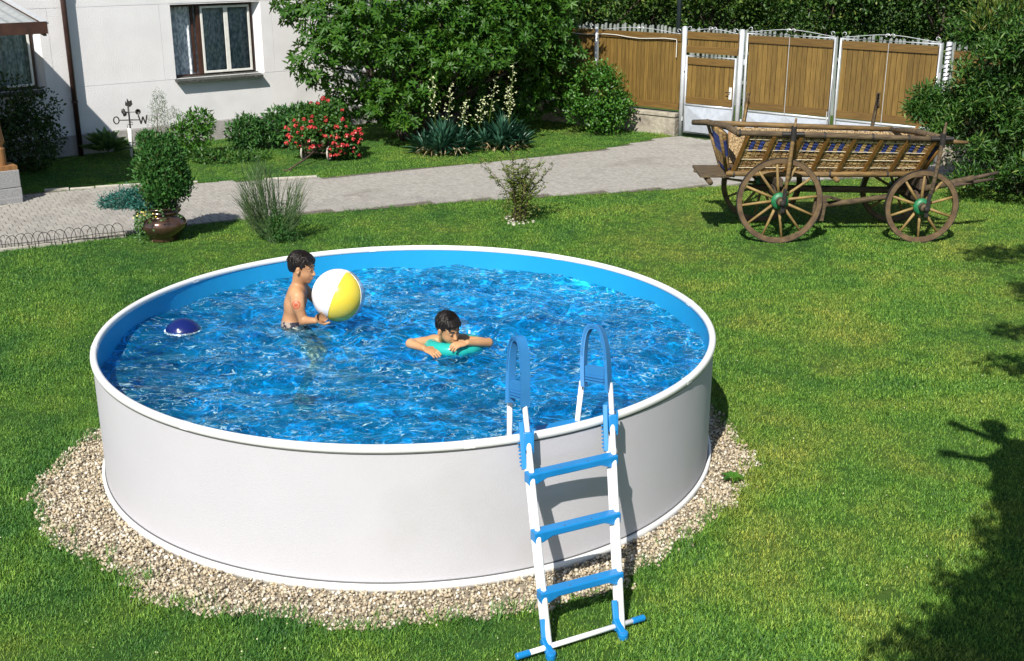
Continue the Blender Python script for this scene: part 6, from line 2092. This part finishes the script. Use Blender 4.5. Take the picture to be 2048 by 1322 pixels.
for k in range(30):
    l_ = rr_.gauss(0, .30); dy = rr_.gauss(0, .25)
    H_ = rr_.uniform(.55, 1.08)
    p0 = Vector((rr_.gauss(0, .04), rr_.gauss(0, .04), -.02)); d = Vector((l_, dy, 1)).normalized()
    pe = p0 + d * H_; pm_ = p0.lerp(pe, .5) + Vector((-l_ * .08, 0, .04))
    pe = pe + Vector((l_ * .25, 0, -.04 * abs(l_)))
    b.tube([p0, pm_, pe], [.006, .004, .002], 4)
    subs = [(pm_, pe)]
    for q in range(5):
        s0 = pm_.lerp(pe, rr_.uniform(-.4, .9)); s1 = s0 + Vector((rr_.gauss(0, .7), rr_.gauss(0, .6), rr_.uniform(-.1, .8))).normalized() * rr_.uniform(.10, .26)
        b.tube([s0, s1], [.0025, .001], 3); subs.append((s0, s1))
    for s0, s1 in subs:
        for q in range(15):
            lb_.append(s0.lerp(s1, rr_.random())); la_.append((rr_.gauss(0, 1), rr_.gauss(0, 1), rr_.uniform(-.4, .9)))
for q in range(900):
    lb_.append(Vector((rr_.gauss(0, .13), rr_.gauss(0, .12), abs(rr_.gauss(.22, .17)) + .02))); la_.append((rr_.gauss(0, 1), rr_.gauss(0, 1), rr_.uniform(-.2, 1)))
b.build('twigs', M['twig'], tb)
nn = len(lb_)
leaves('foliage', np.array(lb_), np.array(la_), np.tile([0, -.4, 1.0], (nn, 1)) + rng.normal(0, .5, (nn, 3)), .038 * rng.uniform(.6, 1.2, nn), .019, 'lf_olive', tb)
b = MB()
for k in range(26):
    an = random.uniform(0, 6.28); r_ = random.uniform(.05, .26)
    b.lathe([(0, .03), (.018, .022), (.025, .008), (.018, 0)], 6, (r_ * math.cos(an) * 1.2, r_ * math.sin(an), random.uniform(-.006, .004)))
b.build('stone_mulch', M['kerb'], tb, kind='stuff')

# ------------------------------------------------------------------ glazed pot with cypress
M['glaze'] = mat('bronze_glaze', (.16, .085, .055), (.07, .045, .04), rough=.16, metal=.55, scale=3, coat=.6)
po = (-3.72, 6.28)
pot = thing('glazed_pot', 'round bronze glazed pot holding the clipped cypress at the edge of the lawn', 'plant pot', (*po, 0))
b = MB(); b.lathe([(0, 0), (.17, 0), (.185, .02), (.175, .045), (.20, .075), (.27, .14), (.305, .20), (.305, .245), (.27, .295), (.215, .33), (.205, .35), (.235, .375), (.245, .39), (.215, .40), (.215, .415), (.25, .43), (.255, .445), (.235, .455), (.215, .445), (.205, .40), (.0, .39)], 48)
b.build('pot_body', M['glaze'], pot, smooth=True)
b = MB(); b.lathe([(.0, .425), (.20, .42)], 24); b.build('pot_soil', M['soil'], pot)
cy = thing('clipped_cypress', 'dense green clipped cypress column growing in the glazed pot', 'conifer', (po[0] + .05, po[1], .42))
loose_leaves('foliage', [(0, 0, .46, .27, .27, .40), (-.03, 0, .76, .20, .20, .20), (.14, 0, .30, .20, .22, .22), (-.16, 0, .52, .15, .16, .22), (.17, 0, .66, .13, .15, .15), (-.14, 0, .88, .11, .11, .11), (.10, 0, .84, .10, .11, .10), (-.02, -.08, .22, .22, .2, .16), (.20, 0, .48, .11, .12, .12)], 12500, .062, .022, 'lf_thuja', cy, inner=.6, seed=71, upb=.9, jit=.6, spread=1.5, gap=.15, nscale=7)
b = MB(); b.tube([(0, 0, 0), (0, 0, .8)], [.03, .01], 7); b.build('trunk', M['bark'], cy)
ju = thing('blue_juniper', 'blue green juniper spilling over the left side of the glazed pot', 'conifer', (po[0] - .05, po[1] - .08, .42))
loose_leaves('foliage', [(-.20, 0, .12, .20, .16, .13), (-.40, -.02, .12, .20, .14, .11), (-.58, -.04, .09, .14, .10, .09), (-.64, -.06, -.06, .08, .07, .11), (-.30, -.05, .20, .12, .1, .07), (-.12, -.1, .02, .14, .1, .14)], 4200, .045, .013, 'lf_juniper', ju, inner=.3, seed=72, upb=.3, jit=.7, spread=1.7)
b = MB()
for k in range(6):
    limb(b, (0, 0, -.02), (-.5 - .05 * k, random.uniform(-.1, .1), random.uniform(-.05, .1)), .010, .003)
b.build('stems', M['twig'], ju)
iv = thing('trailing_ivy', 'trailing ivy with small yellow flowers hanging down the front of the glazed pot', 'trailing plant', (po[0], po[1] - .05, .42))
lb_, la_ = [], []
vines = MB()
rr_ = random.Random(12)
for k in range(20):
    an = R(180 + 180 * (k + .5) / 20 + rr_.uniform(-6, 6)) if k < 8 or k % 4 == 0 else R(185 + rr_.uniform(0, 50))
    dn = rr_.uniform(.06, .20) if k > 5 else rr_.uniform(.2, .42)
    pts = [Vector((.19 * math.cos(an), .19 * math.sin(an) + .05, .02)), Vector((.27 * math.cos(an), .27 * math.sin(an) + .05, .04)), Vector((.315 * math.cos(an), .315 * math.sin(an) + .05, -dn * .5)), Vector((.325 * math.cos(an), .325 * math.sin(an) + .05, -dn))]
    vines.tube(pts, .002, 3)
    for q in range(22 if k < 8 else 9):
        t_ = rr_.random() * 2.999; i = int(t_)
        p = pts[i].lerp(pts[i + 1], t_ - i) + Vector((rr_.gauss(0, .015), rr_.gauss(-.01, .01), rr_.gauss(0, .015)))
        lb_.append(p); la_.append((rr_.gauss(0, 1), -.4, -rr_.random()))
for q in range(420):
    an = rr_.uniform(0, 6.28); r_ = rr_.uniform(0, .24)
    lb_.append(Vector((r_ * math.cos(an), r_ * math.sin(an) + .02, rr_.uniform(.0, .09)))); la_.append((rr_.gauss(0, 1), rr_.gauss(0, 1), rr_.uniform(0, 1)))
vines.build('vines', M['lf_geran'], iv)
nn = len(lb_)
leaves('foliage', np.array(lb_), np.array(la_), np.tile([-.2, -1, .5], (nn, 1)) + rng.normal(0, .35, (nn, 3)), .036 * rng.uniform(.6, 1.2, nn), .030, 'lf_geran', iv)
fb = np.array([(-.16 + rr_.gauss(0, .06), -.16 + rr_.gauss(0, .04), -.02 + rr_.gauss(0, .05)) for k in range(50)] + [(-.12 + rr_.gauss(0, .03), -.10, .15 + rr_.gauss(0, .09)) for k in range(60)])
leaves('flowers', fb, rng.normal(size=(110, 3)), np.tile([-.2, -1, .6], (110, 1)) + rng.normal(0, .3, (110, 3)), .026, .02, 'petal_yellow', iv)

# ------------------------------------------------------------------ wire hoop edging
we = thing('wire_edging', 'low edging of overlapping dark wire hoops between the kerb and the lawn at the left', 'wire edging', (-7.1, 4.86, 0))
p0, p1 = Vector((-7.1, 4.86)), Vector((-4.22, 6.42))
dl_ = (p1 - p0); Ln = dl_.length; dl_.normalize()
k = 0
s = 0.0
while s < Ln - .16:
    b = MB(); pts = []
    hh = .155 + random.uniform(-.02, .015); ww = .155
    lean = random.uniform(-.02, .03)
    for q in range(15):
        t_ = math.pi * q / 14
        x = s + ww / 2 - ww / 2 * math.cos(t_)
        z = .05 + hh * math.sin(t_) ** .8 if 0 < q < 14 else 0.0
        pts.append((dl_.x * x + lean * z * 3, dl_.y * x + .02 * (k % 2), z))
    b.tube(pts, .0042, 5); b.build('hoop', M['wire'], we)
    s += .098 + random.uniform(-.006, .006); k += 1
for z in (.045, .085):
    b = MB(); b.tube([(dl_.x * Ln * q / 16, dl_.y * Ln * q / 16 + .01, z + random.uniform(-.008, .008)) for q in range(17)], .004, 5); b.build('tie_wire', M['wire'], we)
# drain cover by the porch pier
dc = thing('drain_cover', 'small round drain opening in the paving below the porch pier', 'drain', (-6.62, 8.25, .026))
b = MB(); b.lathe([(.0, -.01), (.075, -.01), (.08, .003), (.11, .003), (.112, -.02)], 20); b.build('ring', M['kerb'], dc)
b = MB(); b.lathe([(.0, .0), (.072, .0)], 18); b.build('grate', M['iron'], dc)

# ------------------------------------------------------------------ weeds in the gravel, fallen leaves, daisies
wd_ = thing('gravel_weed', 'small broad-leaved weed growing in the gravel right of the pool', 'weed', (2.38, -.80, .015))
th = rng.uniform(0, 6.28, 16)
leaves('leaf', np.stack([np.cos(th) * .01, np.sin(th) * .01, 0 * th + .01], -1), np.stack([np.cos(th), np.sin(th), 0 * th + .5], -1), np.tile([0, 0, 1.0], (16, 1)), .085, .05, 'lf_bush', wd_, droop=.2)
nn = 900
P_ = cloud(-3.8, 9, 12, -7, 9)[:nn]; nn = len(P_)
leaves('clover_flowers', np.concatenate([P_, rng.uniform(.025, .04, (nn, 1))], 1), rng.normal(size=(nn, 3)), np.tile([0, 0, 1.0], (nn, 1)), .012, .010, 'petal_cream', None, kind='stuff')

# ------------------------------------------------------------------ beside the frame: the tree and the onlooker whose shadows fall on the lawn
tr_o = (6.6, -5.4)
st_ = thing('garden_tree', 'leafy tree beside the lawn, just outside the right edge of the picture', 'tree', (*tr_o, 0))
k_ = 1 / math.tan(SUN_EL)
sh = np.array([math.sin(SUN_AZ), math.cos(SUN_AZ)]) * k_
def caster(gx, gy, z, r_):
    return (gx - sh[0] * z, gy - sh[1] * z, z, r_, r_, r_ * .7)
tcl = [caster(6.75, 5.55, 5.2, .42), caster(7.4, 5.5, 5.4, .5), caster(6.55, 3.9, 5.2, .30), caster(7.0, 4.1, 5.4, .5), caster(5.75, 2.6, 4.9, .22), caster(6.1, 2.5, 5.0, .32), caster(5.35, 1.6, 4.8, .27), caster(5.75, 1.6, 4.9, .35),
       caster(3.55, -2.55, 4.6, .36), caster(3.25, -2.95, 4.7, .40), caster(3.75, -2.25, 4.7, .28), caster(3.85, -2.85, 4.8, .5), caster(4.1, -2.1, 4.9, .4), caster(3.45, -2.15, 4.6, .10), caster(3.0, -3.35, 4.9, .35), caster(3.7, -3.4, 5.0, .6), caster(4.6, -2.6, 5.2, .7),
       caster(4.15, -1.75, 4.9, .42), caster(4.3, -2.3, 5.0, .5), caster(4.5, -1.3, 5.2, .4), caster(4.0, -2.9, 5.0, .5), caster(4.2, -3.4, 5.1, .6), caster(3.5, -2.9, 4.8, .4),
       caster(4.9, -1.7, 5.4, .6), caster(5.6, -1.0, 5.6, .8), caster(6.3, .2, 5.6, .7), caster(6.7, 1.5, 5.6, .8), caster(7.4, 3.0, 5.6, .8), caster(7.9, 4.6, 5.8, .9)]
tcl += [(5.6, -6.0, 5.6, 1.2, 1.1, .7), (6.8, -5.0, 5.8, 1.3, 1.2, .9), (6.9, -3.2, 5.6, 1.1, 1.2, .8), (6.4, -1.6, 5.6, .9, .9, .6)]
loose_leaves('crown', local(tcl, tr_o), 24000, .11, .065, 'lf_bush', st_, inner=.1, seed=81)
b = MB(); limb(b, (0, 0, -.1), (-.2, .6, 4.4), .20, .10, .03, 10, 12)
for c in local(tcl, tr_o):
    limb(b, (-.15 + random.uniform(-.1, .1), .5, random.uniform(3.2, 4.6)), (c[0], c[1], c[2] - .1), .030, .012, .04, 8)
b.build('trunk', M['bark'], st_, smooth=True)

# onlooker on a made-up timber platform, arms held out towards the pool
pz = 2.5
plat = thing('added_platform', 'small timber platform added to lift the shadow-casting onlooker, on four posts outside the right edge of the picture', 'platform', (3.92, -4.6, 0))
for x in (-.35, .75):
    for y in (-.6, .45):
        b = MB(); b.lohi((x - .05, y - .05, -.05), (x + .05, y + .05, pz - .121)); b.build('post', M['cart_grey'], plat, bevel=.004)
for k in range(14):
    b = MB(); x = -.80 + k * .12; b.lohi((x + .003, -.75, pz - .04), (x + .115, .55, pz)); b.build('deck_board', M['cart_grey'], plat, bevel=.003)
for y in (-.6, .45):
    b = MB(); b.lohi((-.78, y - .04, pz - .12), (.85, y + .04, pz - .041)); b.build('joist', M['cart_dark'], plat)
XO = .22          # whole onlooker shifted along x
AO = (3.00 + XO, -4.42, pz)
ad_ = thing('person', 'grown-up in shorts and a white shirt reaching both arms towards the pool from the platform', 'person', AO)
fA = basis((-.75, .60, -.25))
cA = np.array((3.07, -3.80, 4.20))
S = SDF((2.35, -4.75, pz - .01), (3.45, -3.35, 4.38), .0085)
head(S, cA, fA, 1.0)
S.cone((3.08, -3.83, 4.13), (3.12, -3.98, 3.97), .055, .06, .03)
shc = np.array((3.12, -4.00, 3.92)); hpc = np.array((2.98, -4.40, 3.40))
sdv = np.array((.62, .78, 0.))
for sg, hx in ((1, (2.92, -3.68, 4.03)), (-1, (2.72, -4.09, 3.93))):
    shp = shc + sdv * .17 * sg
    el_p = shp * .5 + np.array(hx) * .5 + np.array((0, 0, -.04))
    S.cone(shp, el_p, .062, .048, .03); S.cone(el_p, hx, .048, .034, .02)
    hand(S, hx, np.array(hx) + (np.array(hx) - el_p), (0, 0, 1), sg, 1.55, .05, .5)
    hip = hpc + sdv * .10 * sg
    kn = np.array((2.99, -4.36, 2.97)) + sdv * .12 * sg; an_ = np.array((3.02, -4.42, 2.60)) + sdv * .13 * sg
    S.cone(hip, kn, .085, .060, .04); S.cone(kn, an_, .062, .038, .02)
    S.cone(an_ + np.array((0, 0, -.055)), an_ + np.array((-.13, .10, -.065)), .045, .032, .02)
S.cone(shc - sdv * .12, shc + sdv * .12, .08, .08, .04)
S.ell(shc * .7 + hpc * .3, (.14, .17, .19), None, .06); S.ell(shc * .3 + hpc * .7, (.125, .14, .18), None, .06); S.ell(hpc + (0, 0, .02), (.13, .15, .12), None, .05)
me = S.mesh('person'); me.transform(Matrix.Translation(-Vector((3.00, -4.42, pz))))
link('body', me, ad_, [M['skin1']], smooth=True)
head_extras(ad_, cA, fA, 1.0, (3.00, -4.42, pz), M['hair'], M['brow'], 8)
M['shirt'] = mat('white_cotton', (.72, .72, .70), rough=.85, scale=5)
M['shorts'] = mat('blue_denim', (.05, .08, .18), rough=.9, scale=30)
S = SDF((2.75, -4.7, 3.3), (3.38, -3.75, 4.08), .012)
S.cone(shc - sdv * .17, shc + sdv * .17, .09, .09, .04)
S.ell(shc * .7 + hpc * .3, (.19, .22, .21), None, .06); S.ell(shc * .3 + hpc * .7, (.18, .20, .20), None, .06)
S.ell((3.10, -3.90, 4.08), (.09, .09, .10), None, .01, 'sub')
me = S.mesh('shirt'); me.transform(Matrix.Translation(-Vector((3.00, -4.42, pz)))); link('shirt', me, ad_, [M['shirt']], smooth=True)
S = SDF((2.70, -4.75, 2.9), (3.28, -4.1, 3.56), .012)
S.ell(hpc + (0, 0, .02), (.18, .20, .13), None, .05)
for sg in (1, -1):
    hip = hpc + sdv * .10 * sg + (0, 0, -.02)
    S.cone(hip, np.array((2.985, -4.375, 3.07)) + sdv * .115 * sg, .098, .085, .02)
me = S.mesh('shorts'); me.transform(Matrix.Translation(-Vector((3.00, -4.42, pz)))); link('shorts', me, ad_, [M['shorts']], smooth=True)
